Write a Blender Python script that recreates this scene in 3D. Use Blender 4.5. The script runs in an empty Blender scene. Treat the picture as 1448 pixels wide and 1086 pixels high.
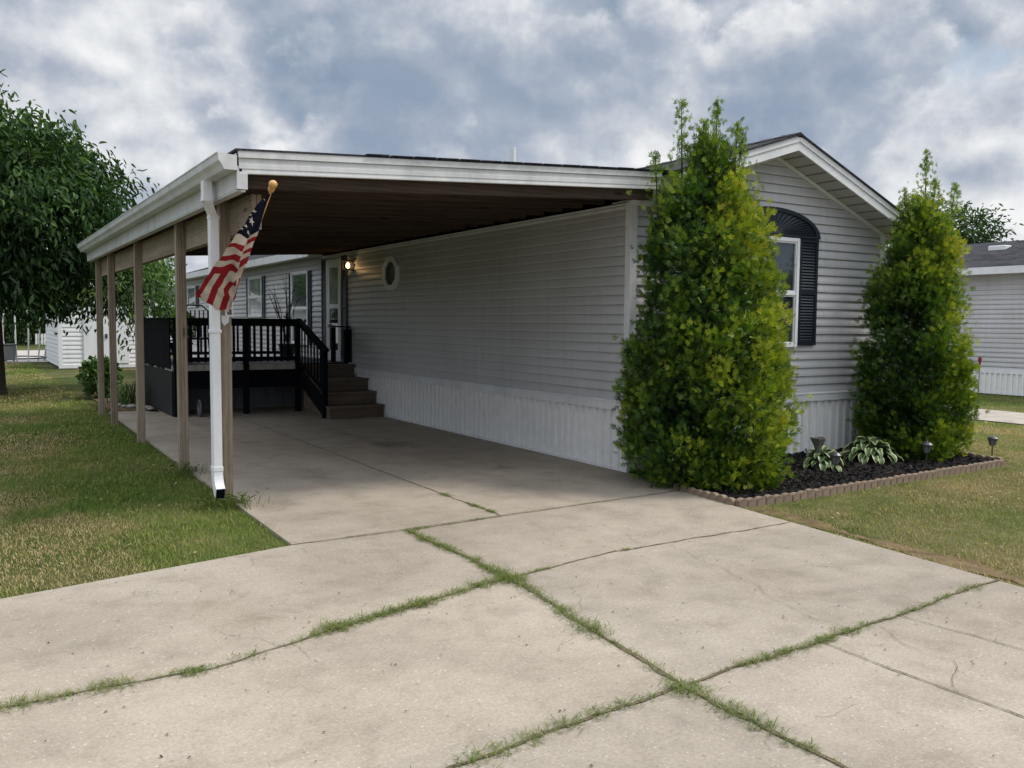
import bpy, math, random
import numpy as np
from mathutils import Vector, Matrix
R = math.radians
rnd = random.Random(7)
rng = np.random.default_rng(11)
scene = bpy.context.scene
col = scene.collection

# ------------------------------------------------------------------ materials
def new_mat(name):
    m = bpy.data.materials.new(name); m.use_nodes = True
    nt = m.node_tree; nt.nodes.clear()
    out = nt.nodes.new('ShaderNodeOutputMaterial'); b = nt.nodes.new('ShaderNodeBsdfPrincipled')
    nt.links.new(b.outputs[0], out.inputs[0])
    return m, nt, b, out
def N(nt, typ, **kw):
    n = nt.nodes.new(typ)
    for k, v in kw.items():
        if k.startswith('i_'):
            n.inputs[k[2:].replace('_', ' ')].default_value = v
        else: setattr(n, k, v)
    return n
def L(nt, a, b): nt.links.new(a, b)
def ramp(nt, src, stops, interp='LINEAR'):
    r = N(nt, 'ShaderNodeValToRGB'); r.color_ramp.interpolation = interp
    e = r.color_ramp.elements
    while len(e) < len(stops): e.new(.5)
    for i, (p, c) in enumerate(stops):
        e[i].position = p; e[i].color = (*c, 1) if len(c) == 3 else c
    L(nt, src, r.inputs[0]); return r.outputs[0]
def coords(nt, scale=(1, 1, 1), kind='Object', rot=(0, 0, 0)):
    t = N(nt, 'ShaderNodeTexCoord'); mp = N(nt, 'ShaderNodeMapping')
    mp.inputs['Scale'].default_value = scale; mp.inputs['Rotation'].default_value = rot
    L(nt, t.outputs[kind], mp.inputs[0]); return mp.outputs[0]
def noise(nt, vec, scale, detail=5, rough=.55, dist=0):
    n = N(nt, 'ShaderNodeTexNoise'); n.inputs['Scale'].default_value = scale
    n.inputs['Detail'].default_value = detail; n.inputs['Roughness'].default_value = rough
    n.inputs['Distortion'].default_value = dist
    if vec: L(nt, vec, n.inputs['Vector'])
    return n.outputs['Fac']
def mixc(nt, fac, a, b, mode='MIX'):
    m = N(nt, 'ShaderNodeMix', data_type='RGBA', blend_type=mode)
    for s, v in ((0, fac), (6, a), (7, b)):
        if hasattr(v, 'is_output'): L(nt, v, m.inputs[s])
        else: m.inputs[s].default_value = v if s == 0 else ((*v, 1) if len(v) == 3 else v)
    return m.outputs[2]
def mth(nt, op, a, b=None):
    m = N(nt, 'ShaderNodeMath', operation=op)
    for i, v in enumerate((a, b)):
        if v is None: continue
        if hasattr(v, 'is_output'): L(nt, v, m.inputs[i])
        else: m.inputs[i].default_value = v
    return m.outputs[0]
def bump(nt, b, h, strength=.3, dist=.01):
    n = N(nt, 'ShaderNodeBump'); n.inputs['Strength'].default_value = strength; n.inputs['Distance'].default_value = dist
    L(nt, h, n.inputs['Height']); L(nt, n.outputs[0], b.inputs['Normal'])
def set_b(b, rough=.6, spec=.3, metal=0.):
    b.inputs['Roughness'].default_value = rough; b.inputs['Specular IOR Level'].default_value = spec
    b.inputs['Metallic'].default_value = metal

def painted(name, c, rough=.5, dirt=.12, scale=6, spec=.3, streak=True):
    m, nt, b, _ = new_mat(name); set_b(b, rough, spec)
    v = coords(nt, (1, 1, .35 if streak else 1))
    n1 = noise(nt, v, scale, 6, .65); n2 = noise(nt, coords(nt), scale * 9, 4, .6)
    f = mth(nt, 'MULTIPLY', n1, 1.0)
    dark = tuple(x * (1 - dirt * 2.2) for x in c); lite = tuple(min(1, x * (1 + dirt * .5)) for x in c)
    base = ramp(nt, f, [(.3, dark), (.52, c), (.75, lite)])
    L(nt, mixc(nt, .12, base, ramp(nt, n2, [(.3, (.25, .23, .2)), (.7, (1, 1, 1))]), 'MULTIPLY'), b.inputs['Base Color'])
    bump(nt, b, n2, .08, .004)
    return m

def wood(name, dark, mid, lite, axis='z', rough=.85, sc=1.0):
    m, nt, b, _ = new_mat(name); set_b(b, rough, .15)
    s = {'z': (14, 14, .9), 'x': (.9, 14, 14), 'y': (14, .9, 14)}[axis]
    s = tuple(k * sc for k in s)
    v = coords(nt, s)
    warp = noise(nt, v, .55, 3, .5)
    w = N(nt, 'ShaderNodeTexWave', wave_type='RINGS', rings_direction={'z': 'Z', 'x': 'X', 'y': 'Y'}[axis])
    w.inputs['Scale'].default_value = 1.1; w.inputs['Distortion'].default_value = 5.5
    w.inputs['Detail'].default_value = 3; w.inputs['Detail Scale'].default_value = .5
    L(nt, v, w.inputs['Vector'])
    fine = noise(nt, coords(nt, tuple(k * 4 for k in s)), 1.6, 4, .7)
    g = mth(nt, 'ADD', mth(nt, 'MULTIPLY', w.outputs['Fac'], .10), mth(nt, 'ADD', mth(nt, 'MULTIPLY', fine, .42), mth(nt, 'MULTIPLY', warp, .46)))
    c = ramp(nt, g, [(.28, dark), (.5, mid), (.78, lite)])
    big = noise(nt, coords(nt, (1.3, 1.3, 1.3)), 1.4, 3, .5)
    c = mixc(nt, .5, c, ramp(nt, big, [(.3, (.62, .58, .53)), (.7, (1, 1, 1))]), 'MULTIPLY')
    vo = N(nt, 'ShaderNodeTexVoronoi'); vo.inputs['Scale'].default_value = 1.0
    L(nt, coords(nt, {'z': (7, 7, 1.7), 'x': (1.7, 7, 7), 'y': (7, 1.7, 7)}[axis]), vo.inputs['Vector'])
    kn = ramp(nt, vo.outputs['Distance'], [(.06, (.22, .15, .1)), (.15, (1, 1, 1))])
    c = mixc(nt, .75, c, kn, 'MULTIPLY')
    L(nt, c, b.inputs['Base Color']); bump(nt, b, g, .3, .004)
    return m

def siding_mat():
    m, nt, b, _ = new_mat('siding_vinyl'); set_b(b, .45, .3)
    tcn = N(nt, 'ShaderNodeTexCoord'); sp = N(nt, 'ShaderNodeSeparateXYZ'); L(nt, tcn.outputs['Object'], sp.inputs[0])
    cb = N(nt, 'ShaderNodeCombineXYZ'); L(nt, mth(nt, 'ADD', sp.outputs[0], sp.outputs[1]), cb.inputs[0]); L(nt, mth(nt, 'SUBTRACT', sp.outputs[2], .765), cb.inputs[1])
    br = N(nt, 'ShaderNodeTexBrick'); br.offset = .37; br.offset_frequency = 3; L(nt, cb.outputs[0], br.inputs['Vector'])
    for k, v in (('Scale', 1), ('Brick Width', 7.3), ('Row Height', .105), ('Mortar Size', .0030), ('Mortar Smooth', .2), ('Bias', 0)): br.inputs[k].default_value = v
    br.inputs['Color1'].default_value = (.49, .49, .503, 1); br.inputs['Color2'].default_value = (.51, .51, .523, 1); br.inputs['Mortar'].default_value = (.30, .29, .285, 1)  # mortar tone draws the panel seams and paints a shade line under each lap
    st = noise(nt, coords(nt, (7, 7, .5)), 1.5, 5, .65); cl_ = noise(nt, coords(nt), 1.1, 5, .6)
    c = mixc(nt, .22, br.outputs[0], ramp(nt, st, [(.3, (.70, .69, .66)), (.55, (1, 1, 1))]), 'MULTIPLY')
    c = mixc(nt, .5, c, ramp(nt, cl_, [(.3, (.82, .81, .79)), (.6, (1.03, 1.03, 1.03))]), 'MULTIPLY')
    L(nt, c, b.inputs['Base Color'])
    bump(nt, b, mth(nt, 'ADD', noise(nt, coords(nt, (1, 1, 14)), 1.7, 3, .5), mth(nt, 'MULTIPLY', noise(nt, coords(nt, (40, 40, 160)), 1, 2, .5), .1)), .25, .012)
    return m

M = {}
M['siding'] = siding_mat()
M['trim'] = painted('white_trim', (.72, .73, .74), .4, .07, 3)
M['gutter'] = painted('gutter_metal', (.60, .61, .61), .38, .12, 2.5, .4)
M['skirt'] = painted('skirting_vinyl', (.80, .80, .79), .45, .02, 1.2, .3, False)
M['white'] = painted('white_paint', (.74, .75, .77), .45, .05, 4)
M['shutter'] = painted('shutter_navy', (.012, .018, .030), .42, .1, 6, .35)
M['black'] = painted('deck_black_paint', (.005, .0065, .010), .75, .2, 7, .10)
M['deckgrey'] = painted('deck_grey_panel', (.012, .013, .016), .6, .2, 4)
M['deckedge'] = painted('deck_edge_boards', (.42, .40, .36), .75, .2, 7)
M['post'] = wood('weathered_post', (.11, .075, .052), (.29, .235, .18), (.46, .40, .33), 'z')
M['beam'] = wood('weathered_beam', (.14, .11, .08), (.32, .265, .205), (.46, .40, .33), 'y')
M['rafter'] = wood('stained_rafter', (.028, .019, .014), (.068, .049, .037), (.12, .09, .07), 'x')
M['step'] = wood('grey_steps', (.07, .055, .043), (.15, .12, .095), (.24, .20, .165), 'x')
M['edging'] = painted('edging_concrete', (.235, .178, .135), .9, .22, 9, .1, False)
M['metal_dark'] = painted('dark_metal', (.03, .03, .032), .4, .1, 9, .5)
M['grey'] = painted('grey_plastic', (.16, .165, .17), .5, .15, 8)
M['planter'] = painted('planter_grey', (.17, .165, .15), .85, .25, 14, .1, False)
M['brass'] = painted('finial_gold', (.62, .33, .10), .3, .15, 30, .5)
M['stone'] = painted('river_stone', (.33, .31, .28), .8, .2, 12, .2, False)
M['bark'] = wood('bark', (.018, .014, .011), (.05, .04, .032), (.09, .075, .06), 'z', 1.0, .8)
M['twig'] = painted('twig', (.035, .028, .022), .9, .2, 10)

def roof_mat():
    m, nt, b, _ = new_mat('asphalt_shingle'); set_b(b, .95, .1)
    v = coords(nt)
    br = N(nt, 'ShaderNodeTexBrick'); br.inputs['Scale'].default_value = 1
    br.inputs['Brick Width'].default_value = .3; br.inputs['Row Height'].default_value = .14; br.inputs['Mortar Size'].default_value = .006
    br.inputs['Color1'].default_value = (.030, .030, .036, 1); br.inputs['Color2'].default_value = (.055, .054, .062, 1); br.inputs['Mortar'].default_value = (.012, .012, .014, 1)
    L(nt, coords(nt, (1, 1, 1), 'Object', (0, 0, R(90))), br.inputs['Vector'])
    n = noise(nt, v, 90, 4, .7); n2 = noise(nt, v, .9, 4, .6)
    c = mixc(nt, .6, br.outputs[0], ramp(nt, n, [(.3, (.4, .4, .4)), (.7, (1.5, 1.5, 1.5))]), 'MULTIPLY')
    c = mixc(nt, .5, c, ramp(nt, n2, [(.3, (.7, .7, .7)), (.7, (1.4, 1.4, 1.4))]), 'MULTIPLY')
    L(nt, c, b.inputs['Base Color']); bump(nt, b, n, .5, .01); return m
M['roof'] = roof_mat()

def concrete():
    m, nt, b, _ = new_mat('broom_concrete'); set_b(b, .88, .2)
    v = coords(nt)
    big = noise(nt, v, .45, 6, .6, .6); med = noise(nt, v, 3.2, 7, .68, .3); fine = noise(nt, v, 60, 4, .75)
    broom = noise(nt, coords(nt, (9, 130, 1), 'Object', (0, 0, R(12))), 1, 3, .6)
    c = ramp(nt, big, [(.3, (.262, .228, .186)), (.5, (.328, .288, .238)), (.7, (.366, .324, .272))])
    c = mixc(nt, .75, c, ramp(nt, med, [(.28, (.66, .64, .61)), (.5, (.96, .95, .94)), (.75, (1.1, 1.1, 1.1))]), 'MULTIPLY')
    c = mixc(nt, .55, c, ramp(nt, fine, [(.3, (.6, .58, .55)), (.55, (1, 1, 1)), (.75, (1.25, 1.25, 1.25))]), 'MULTIPLY')
    c = mixc(nt, .25, c, ramp(nt, broom, [(.3, (.75, .75, .75)), (.7, (1.15, 1.15, 1.15))]), 'MULTIPLY')
    sx = N(nt, 'ShaderNodeSeparateXYZ'); L(nt, v, sx.inputs[0])
    ma = mth(nt, 'GREATER_THAN', sx.outputs[0], -3.3); mb = mth(nt, 'GREATER_THAN', sx.outputs[1], -2.72); mc = mth(nt, 'GREATER_THAN', sx.outputs[1], -4.5); md = mth(nt, 'GREATER_THAN', sx.outputs[1], -1.2)
    hs = mth(nt, 'FRACT', mth(nt, 'ADD', mth(nt, 'ADD', mth(nt, 'MULTIPLY', ma, .37), mth(nt, 'MULTIPLY', mb, .53)), mth(nt, 'ADD', mth(nt, 'MULTIPLY', mc, .71), mth(nt, 'MULTIPLY', md, .29))))
    c = mixc(nt, 1, c, ramp(nt, hs, [(0, (.92, .925, .93)), (1, (1.04, 1.03, 1.01))]), 'MULTIPLY')
    for cx_, cy_, rr_, kk_, tone in ((-1.3, 3.2, .34, .45, (.35, .33, .31)), (-2.9, 4.3, .22, .4, (.4, .37, .34)), (-1.0, .9, .16, .35, (.4, .38, .35)), (-3.8, .2, .28, .4, (.5, .46, .42)), (-3.0, 1.6, .5, .25, (.6, .57, .53)), (-4.9, -2.5, .4, .18, (.7, .6, .48)), (-1.8, -3.6, .5, .2, (.7, .66, .6)), (-2.7, -3.3, .3, .16, (.6, .57, .53))):
        dv = N(nt, 'ShaderNodeVectorMath', operation='DISTANCE'); L(nt, v, dv.inputs[0]); dv.inputs[1].default_value = (cx_, cy_, 0)
        fsp = mth(nt, 'SUBTRACT', 1.0, mth(nt, 'DIVIDE', mth(nt, 'ADD', dv.outputs['Value'], mth(nt, 'MULTIPLY', mth(nt, 'SUBTRACT', med, .5), rr_ * 1.6)), rr_))
        c = mixc(nt, mth(nt, 'MULTIPLY', ramp(nt, fsp, [(0, (0, 0, 0)), (.6, (1, 1, 1))]), kk_), c, mixc(nt, 1, c, tone, 'MULTIPLY'))
    for tx in (-3.05, -1.45):   # faint tyre tracks
        tt = mth(nt, 'ABSOLUTE', mth(nt, 'SUBTRACT', sx.outputs[0], mth(nt, 'ADD', tx, mth(nt, 'MULTIPLY', mth(nt, 'SUBTRACT', big, .5), .25))))
        c = mixc(nt, mth(nt, 'MULTIPLY', ramp(nt, tt, [(.05, (1, 1, 1)), (.16, (0, 0, 0))]), .15), c, mixc(nt, 1, c, (.5, .48, .46), 'MULTIPLY'))
    # pale aggregate chips and dark pits
    for sc, keep, colr in ((85, .93, (.58, .54, .48)), (50, .97, (.56, .52, .46)), (70, .90, (.17, .14, .11)), (30, .975, (.17, .135, .10)), (120, .85, (.2, .17, .14))):
        vo = N(nt, 'ShaderNodeTexVoronoi'); vo.inputs['Scale'].default_value = sc; L(nt, v, vo.inputs['Vector'])
        sep = N(nt, 'ShaderNodeSeparateColor'); L(nt, vo.outputs['Color'], sep.inputs[0])
        k = mth(nt, 'MULTIPLY', mth(nt, 'GREATER_THAN', sep.outputs[0], keep), mth(nt, 'LESS_THAN', vo.outputs['Distance'], .30))
        c = mixc(nt, mth(nt, 'MULTIPLY', k, .42), c, colr)
    # hairline cracks
    vc = N(nt, 'ShaderNodeTexVoronoi', feature='DISTANCE_TO_EDGE'); vc.inputs['Scale'].default_value = .33
    wv = N(nt, 'ShaderNodeVectorMath', operation='ADD'); nn = N(nt, 'ShaderNodeTexNoise'); nn.inputs['Scale'].default_value = 2.2; nn.inputs['Detail'].default_value = 6
    L(nt, v, nn.inputs['Vector']); sc_ = N(nt, 'ShaderNodeVectorMath', operation='SCALE'); sc_.inputs['Scale'].default_value = .5
    L(nt, nn.outputs['Color'], sc_.inputs[0]); L(nt, v, wv.inputs[0]); L(nt, sc_.outputs[0], wv.inputs[1]); L(nt, wv.outputs[0], vc.inputs['Vector'])
    ck = mth(nt, 'MULTIPLY', mth(nt, 'LESS_THAN', vc.outputs['Distance'], .0014), mth(nt, 'GREATER_THAN', noise(nt, v, .8, 2), .56))
    c = mixc(nt, mth(nt, 'MULTIPLY', ck, .45), c, (.12, .10, .08))
    L(nt, c, b.inputs['Base Color'])
    bump(nt, b, mth(nt, 'ADD', mth(nt, 'MULTIPLY', fine, .5), mth(nt, 'ADD', mth(nt, 'MULTIPLY', med, .5), mth(nt, 'MULTIPLY', broom, .25))), .35, .006)
    return m
M['concrete'] = concrete()

def lawn():
    m, nt, b, _ = new_mat('lawn_soil'); set_b(b, 1, .05)
    v = coords(nt)
    patch = noise(nt, v, .55, 5, .6, .5); med = noise(nt, v, 5, 6, .7); fine = noise(nt, v, 45, 4, .75)
    g = ramp(nt, med, [(.3, (.032, .050, .014)), (.6, (.065, .088, .024)), (.8, (.10, .115, .04))])
    d = ramp(nt, med, [(.3, (.10, .085, .04)), (.7, (.20, .17, .09))])
    # the right-hand lawn is drier
    sep = N(nt, 'ShaderNodeSeparateXYZ'); L(nt, v, sep.inputs[0])
    dry = mth(nt, 'MULTIPLY', mth(nt, 'GREATER_THAN', sep.outputs[0], -1.0), .12)
    k = ramp(nt, mth(nt, 'ADD', patch, dry), [(.44, (0, 0, 0)), (.68, (1, 1, 1))])
    c = mixc(nt, k, g, d)
    c = mixc(nt, .7, c, ramp(nt, fine, [(.3, (.35, .35, .35)), (.7, (1.5, 1.5, 1.5))]), 'MULTIPLY')
    L(nt, c, b.inputs['Base Color']); bump(nt, b, fine, .9, .03); return m
M['lawn'] = lawn()

def simple_noise(name, c1, c2, scale, rough=.95, bs=.5):
    m, nt, b, _ = new_mat(name); set_b(b, rough, .1)
    n = noise(nt, coords(nt), scale, 6, .7); n2 = noise(nt, coords(nt), scale * 12, 4, .7)
    c = mixc(nt, .5, ramp(nt, n, [(.3, c1), (.7, c2)]), ramp(nt, n2, [(.3, (.6, .6, .6)), (.7, (1.3, 1.3, 1.3))]), 'MULTIPLY')
    L(nt, c, b.inputs['Base Color']); bump(nt, b, n2, bs, .02); return m
M['mulch'] = simple_noise('mulch', (.010, .009, .009), (.030, .027, .026), 9)
M['joint'] = simple_noise('joint_dirt', (.075, .06, .04), (.21, .17, .12), 8)
M['soil'] = simple_noise('soil', (.07, .05, .03), (.2, .14, .08), 6)
M['gravel'] = simple_noise('pale_gravel', (.26, .23, .20), (.42, .38, .33), 3)
M['road'] = simple_noise('pale_road', (.30, .28, .26), (.42, .40, .38), 1.2)

def leafmat(name, stops, rough=.5, trans=.3, spec=.3):
    """tint face attribute drives the colour"""
    m, nt, b, out = new_mat(name); set_b(b, rough, spec)
    a = N(nt, 'ShaderNodeAttribute', attribute_name='tint')
    c = ramp(nt, a.outputs['Fac'], stops)
    L(nt, c, b.inputs['Base Color'])
    t = N(nt, 'ShaderNodeBsdfTranslucent'); L(nt, mixc(nt, 1, c, (1.25, 1.3, .6), 'MULTIPLY'), t.inputs[0])
    mx = N(nt, 'ShaderNodeMixShader'); mx.inputs[0].default_value = trans
    L(nt, b.outputs[0], mx.inputs[1]); L(nt, t.outputs[0], mx.inputs[2]); L(nt, mx.outputs[0], out.inputs[0])
    return m
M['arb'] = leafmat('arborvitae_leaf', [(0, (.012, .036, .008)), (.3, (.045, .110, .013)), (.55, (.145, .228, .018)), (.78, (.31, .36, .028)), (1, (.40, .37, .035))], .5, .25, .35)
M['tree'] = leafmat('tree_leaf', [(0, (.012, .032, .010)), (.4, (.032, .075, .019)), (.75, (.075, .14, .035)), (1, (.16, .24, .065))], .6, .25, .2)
M['fartree'] = leafmat('far_tree_leaf', [(0, (.025, .06, .014)), (.5, (.065, .14, .028)), (1, (.14, .24, .06))], .6, .3)
M['grass'] = leafmat('grass_blade', [(0, (.055, .11, .016)), (.4, (.12, .20, .030)), (.62, (.21, .25, .06)), (.82, (.30, .25, .11)), (1, (.45, .35, .19))], .6, .3, .2)
M['weed'] = leafmat('joint_weeds', [(0, (.05, .085, .018)), (.45, (.115, .165, .035)), (.75, (.21, .21, .07)), (1, (.34, .27, .14))], .6, .3, .2)
M['chip'] = leafmat('mulch_chip', [(0, (.008, .007, .007)), (.7, (.035, .03, .028)), (1, (.10, .085, .075))], .9, 0.0, .2)
M['iris'] = leafmat('iris_leaf', [(0, (.015, .045, .012)), (.6, (.035, .085, .02)), (1, (.07, .14, .035))], .5, .25)
def hosta_mat():
    m, nt, b, out = new_mat('hosta_leaf'); set_b(b, .45, .35)
    uv = N(nt, 'ShaderNodeAttribute', attribute_name='edge')
    f = mth(nt, 'ADD', uv.outputs['Fac'], mth(nt, 'MULTIPLY', mth(nt, 'SUBTRACT', noise(nt, coords(nt), 28, 3), .5), .35))
    c = ramp(nt, f, [(.0, (.045, .09, .032)), (.62, (.085, .14, .05)), (.76, (.42, .47, .22)), (1, (.48, .52, .28))])
    L(nt, c, b.inputs['Base Color']); return m
M['hosta'] = hosta_mat()

def glass(name, base=(.02, .025, .03), rough=.05):
    m, nt, b, _ = new_mat(name); set_b(b, rough, .9)
    v = coords(nt); n = noise(nt, v, 2.4, 3, .5)
    L(nt, ramp(nt, n, [(.35, base), (.7, tuple(x * 2.2 for x in base))]), b.inputs['Base Color'])
    b.inputs['Coat Weight'].default_value = .6; b.inputs['Coat Roughness'].default_value = .02
    return m
M['glass'] = glass('window_glass'); M['glass_lite'] = glass('window_glass_curtained', (.16, .17, .18), .08)
M['glass_dark'] = painted('dark_leaded_glass', (.022, .032, .036), .25, .3, 14, .4, False)
M['glass_green'] = glass('green_blind_glass', (.015, .06, .035), .1)
def soffit_mat():
    m, nt, b, _ = new_mat('vented_soffit'); set_b(b, .5, .3)
    br = N(nt, 'ShaderNodeTexWave', wave_type='BANDS', bands_direction='X'); br.inputs['Scale'].default_value = 1.6
    v = coords(nt); L(nt, v, br.inputs['Vector'])
    g = ramp(nt, br.outputs['Fac'], [(.02, (.18, .18, .17)), (.1, (.50, .50, .47))])
    w2 = N(nt, 'ShaderNodeTexWave', wave_type='BANDS', bands_direction='Y'); w2.inputs['Scale'].default_value = 14; L(nt, v, w2.inputs['Vector'])
    c = mixc(nt, .35, g, ramp(nt, w2.outputs['Fac'], [(.3, (.6, .6, .6)), (.6, (1, 1, 1))]), 'MULTIPLY')
    L(nt, c, b.inputs['Base Color']); return m
M['soffit'] = soffit_mat()
def emis(name, c, s):
    m, nt, b, _ = new_mat(name); b.inputs['Base Color'].default_value = (*c, 1)
    b.inputs['Emission Color'].default_value = (*c, 1); b.inputs['Emission Strength'].default_value = s; return m
M['bulb'] = emis('lit_bulb', (1, .62, .25), 9)
def cloth(name, c):
    m, nt, b, out = new_mat(name); set_b(b, .85, .1)
    n = noise(nt, coords(nt), 9, 4, .6); w = noise(nt, coords(nt), 260, 2, .5)
    cc = mixc(nt, .5, ramp(nt, n, [(.3, tuple(x * .72 for x in c)), (.7, c)]), ramp(nt, w, [(.3, (.8, .8, .8)), (.7, (1, 1, 1))]), 'MULTIPLY')
    L(nt, cc, b.inputs['Base Color'])
    t = N(nt, 'ShaderNodeBsdfTranslucent'); L(nt, cc, t.inputs[0]); mx = N(nt, 'ShaderNodeMixShader'); mx.inputs[0].default_value = .2
    L(nt, b.outputs[0], mx.inputs[1]); L(nt, t.outputs[0], mx.inputs[2]); L(nt, mx.outputs[0], out.inputs[0]); return m
M['f_white'] = cloth('flag_white', (.66, .58, .50)); M['f_red'] = cloth('flag_red', (.33, .022, .030)); M['f_blue'] = cloth('flag_blue', (.008, .011, .026))
M['red'] = painted('red_plastic', (.16, .012, .025), .6, .1, 5)
M['carpaint'] = painted('pale_blue_car', (.45, .52, .62), .25, .05, 2, .6)

# ------------------------------------------------------------------ geometry
BASE = {}
def setp(o, label=None, cat=None, group=None, kind=None):
    for k, v in (('label', label), ('category', cat), ('group', group), ('kind', kind)):
        if v: o[k] = v
    return o
def thing(name, label, cat, loc=(0, 0, 0), group=None):
    o = bpy.data.objects.new(name, None); col.objects.link(o); o.location = loc; o.empty_display_size = .2
    BASE[o.name] = Vector(loc); return setp(o, label, cat, group)
def rootbase(p):
    while p is not None and p.parent is not None: p = p.parent
    return BASE.get(p.name, Vector((0, 0, 0))) if p is not None else Vector((0, 0, 0))
class G:
    def __init__(s): s.v = []; s.f = []; s.mi = []
    def add(s, vs, fs, mi=0):
        n = len(s.v); s.v += [tuple(map(float, p)) for p in vs]; s.f += [[i + n for i in f] for f in fs]; s.mi += [mi] * len(fs); return s
    def hexa(s, p, mi=0):   # p: 4 bottom (ccw) + 4 top
        return s.add(p, [(3, 2, 1, 0), (4, 5, 6, 7), (0, 1, 5, 4), (1, 2, 6, 5), (2, 3, 7, 6), (3, 0, 4, 7)], mi)
    def box(s, x0, x1, y0, y1, z0, z1, mi=0):
        return s.hexa([(x0, y0, z0), (x1, y0, z0), (x1, y1, z0), (x0, y1, z0), (x0, y0, z1), (x1, y0, z1), (x1, y1, z1), (x0, y1, z1)], mi)
    def prism(s, pts, vec, mi=0):
        n = len(pts); v = Vector(vec); vs = [Vector(p) for p in pts] + [Vector(p) + v for p in pts]
        fs = [list(range(n))[::-1], list(range(n, 2 * n))] + [(i, (i + 1) % n, n + (i + 1) % n, n + i) for i in range(n)]
        return s.add(vs, fs, mi)
    def tube(s, pts, rad, n=8, mi=0, cap=True):
        P = [Vector(p) for p in pts]; rad = rad if isinstance(rad, (list, tuple)) else [rad] * len(P)
        vs = []; prev = None
        for i, p in enumerate(P):
            d = (P[min(i + 1, len(P) - 1)] - P[max(i - 1, 0)]).normalized()
            a = prev if prev is not None else (Vector((1, 0, 0)) if abs(d.x) < .9 else Vector((0, 1, 0)))
            a = (a - d * a.dot(d)).normalized(); prev = a; c = d.cross(a)
            for k in range(n):
                t = 2 * math.pi * k / n; vs.append(p + (a * math.cos(t) + c * math.sin(t)) * rad[i])
        fs = [(i * n + k, i * n + (k + 1) % n, (i + 1) * n + (k + 1) % n, (i + 1) * n + k) for i in range(len(P) - 1) for k in range(n)]
        if cap: fs += [list(range(n))[::-1], list(range((len(P) - 1) * n, len(P) * n))]
        return s.add(vs, fs, mi)
    def lathe(s, prof, c, n=16, mi=0):  # prof: [(r,z)]
        vs = [(c[0] + r * math.cos(2 * math.pi * k / n), c[1] + r * math.sin(2 * math.pi * k / n), c[2] + z) for r, z in prof for k in range(n)]
        fs = [(i * n + k, i * n + (k + 1) % n, (i + 1) * n + (k + 1) % n, (i + 1) * n + k) for i in range(len(prof) - 1) for k in range(n)]
        fs += [list(range(n))[::-1], list(range((len(prof) - 1) * n, len(prof) * n))]
        return s.add(vs, fs, mi)
    def sheet(s, A, mi=0):   # grid of points rows x cols
        r = len(A); c = len(A[0]); vs = [p for row in A for p in row]
        return s.add(vs, [(i * c + j, i * c + j + 1, (i + 1) * c + j + 1, (i + 1) * c + j) for i in range(r - 1) for j in range(c - 1)], mi)
    def build(s, name, mats, parent=None, bevel=0, smooth=False, label=None):
        b = rootbase(parent)
        me = bpy.data.meshes.new(name); me.from_pydata([(x - b.x, y - b.y, z - b.z) for x, y, z in s.v], [], s.f)
        for m in (mats if isinstance(mats, (list, tuple)) else [mats]): me.materials.append(m)
        me.polygons.foreach_set('material_index', s.mi)
        if smooth: me.polygons.foreach_set('use_smooth', [True] * len(s.f))
        me.update()
        o = bpy.data.objects.new(name, me); col.objects.link(o); o.parent = parent
        if label: o['label'] = label
        if bevel:
            md = o.modifiers.new('bevel', 'BEVEL'); md.width = bevel; md.segments = 2; md.limit_method = 'ANGLE'; md.angle_limit = R(40)
        return o
def arrays(name, V, F, mat, parent=None, tint=None, smooth=False, pt=None):
    """V (n,3) world, F (m,k) faces"""
    b = rootbase(parent); V = V - np.array(b)[None]
    me = bpy.data.meshes.new(name); m, k = F.shape
    me.vertices.add(len(V)); me.vertices.foreach_set('co', V.astype(np.float32).ravel())
    me.loops.add(m * k); me.loops.foreach_set('vertex_index', F.astype(np.int32).ravel())
    me.polygons.add(m); me.polygons.foreach_set('loop_start', np.arange(0, m * k, k, dtype=np.int32))
    me.polygons.foreach_set('loop_total', np.full(m, k, dtype=np.int32))
    if smooth: me.polygons.foreach_set('use_smooth', np.ones(m, dtype=bool))
    me.materials.append(mat); me.update(calc_edges=True)
    if tint is not None:
        a = me.attributes.new('tint', 'FLOAT', 'FACE'); a.data.foreach_set('value', tint.astype(np.float32))
    if pt is not None:
        a = me.attributes.new('edge', 'FLOAT', 'POINT'); a.data.foreach_set('value', pt.astype(np.float32))
    o = bpy.data.objects.new(name, me); col.objects.link(o); o.parent = parent; return o
def frames(D, roll=None):
    """D (N,3) directions -> (N,3,3) columns side, dir, normal"""
    D = D / np.linalg.norm(D, axis=1, keepdims=True)
    up = np.where(np.abs(D[:, 2:3]) > .95, np.array([[1., 0, 0]]), np.array([[0, 0, 1.]]))
    S = np.cross(D, up); S /= np.linalg.norm(S, axis=1, keepdims=True); Nn = np.cross(S, D)
    if roll is not None:
        c, s = np.cos(roll)[:, None], np.sin(roll)[:, None]; S, Nn = S * c + Nn * s, -S * s + Nn * c
    return np.stack([S, D, Nn], axis=2)
def scatter(name, TV, TF, P, Fr, sc, mat, parent=None, tint=None, tj=.0):
    N_, n, m = len(P), len(TV), len(TF)
    V = np.einsum('nij,vj->nvi', Fr, TV) * sc[:, None, None] + P[:, None, :]
    F = TF[None] + (np.arange(N_) * n)[:, None, None]
    t = np.repeat(tint, m) + rng.normal(0, tj, N_ * m) if tint is not None else None
    return arrays(name, V.reshape(-1, 3), F.reshape(-1, TF.shape[1]), mat, parent, np.clip(t, 0, 1) if t is not None else None)

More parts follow.
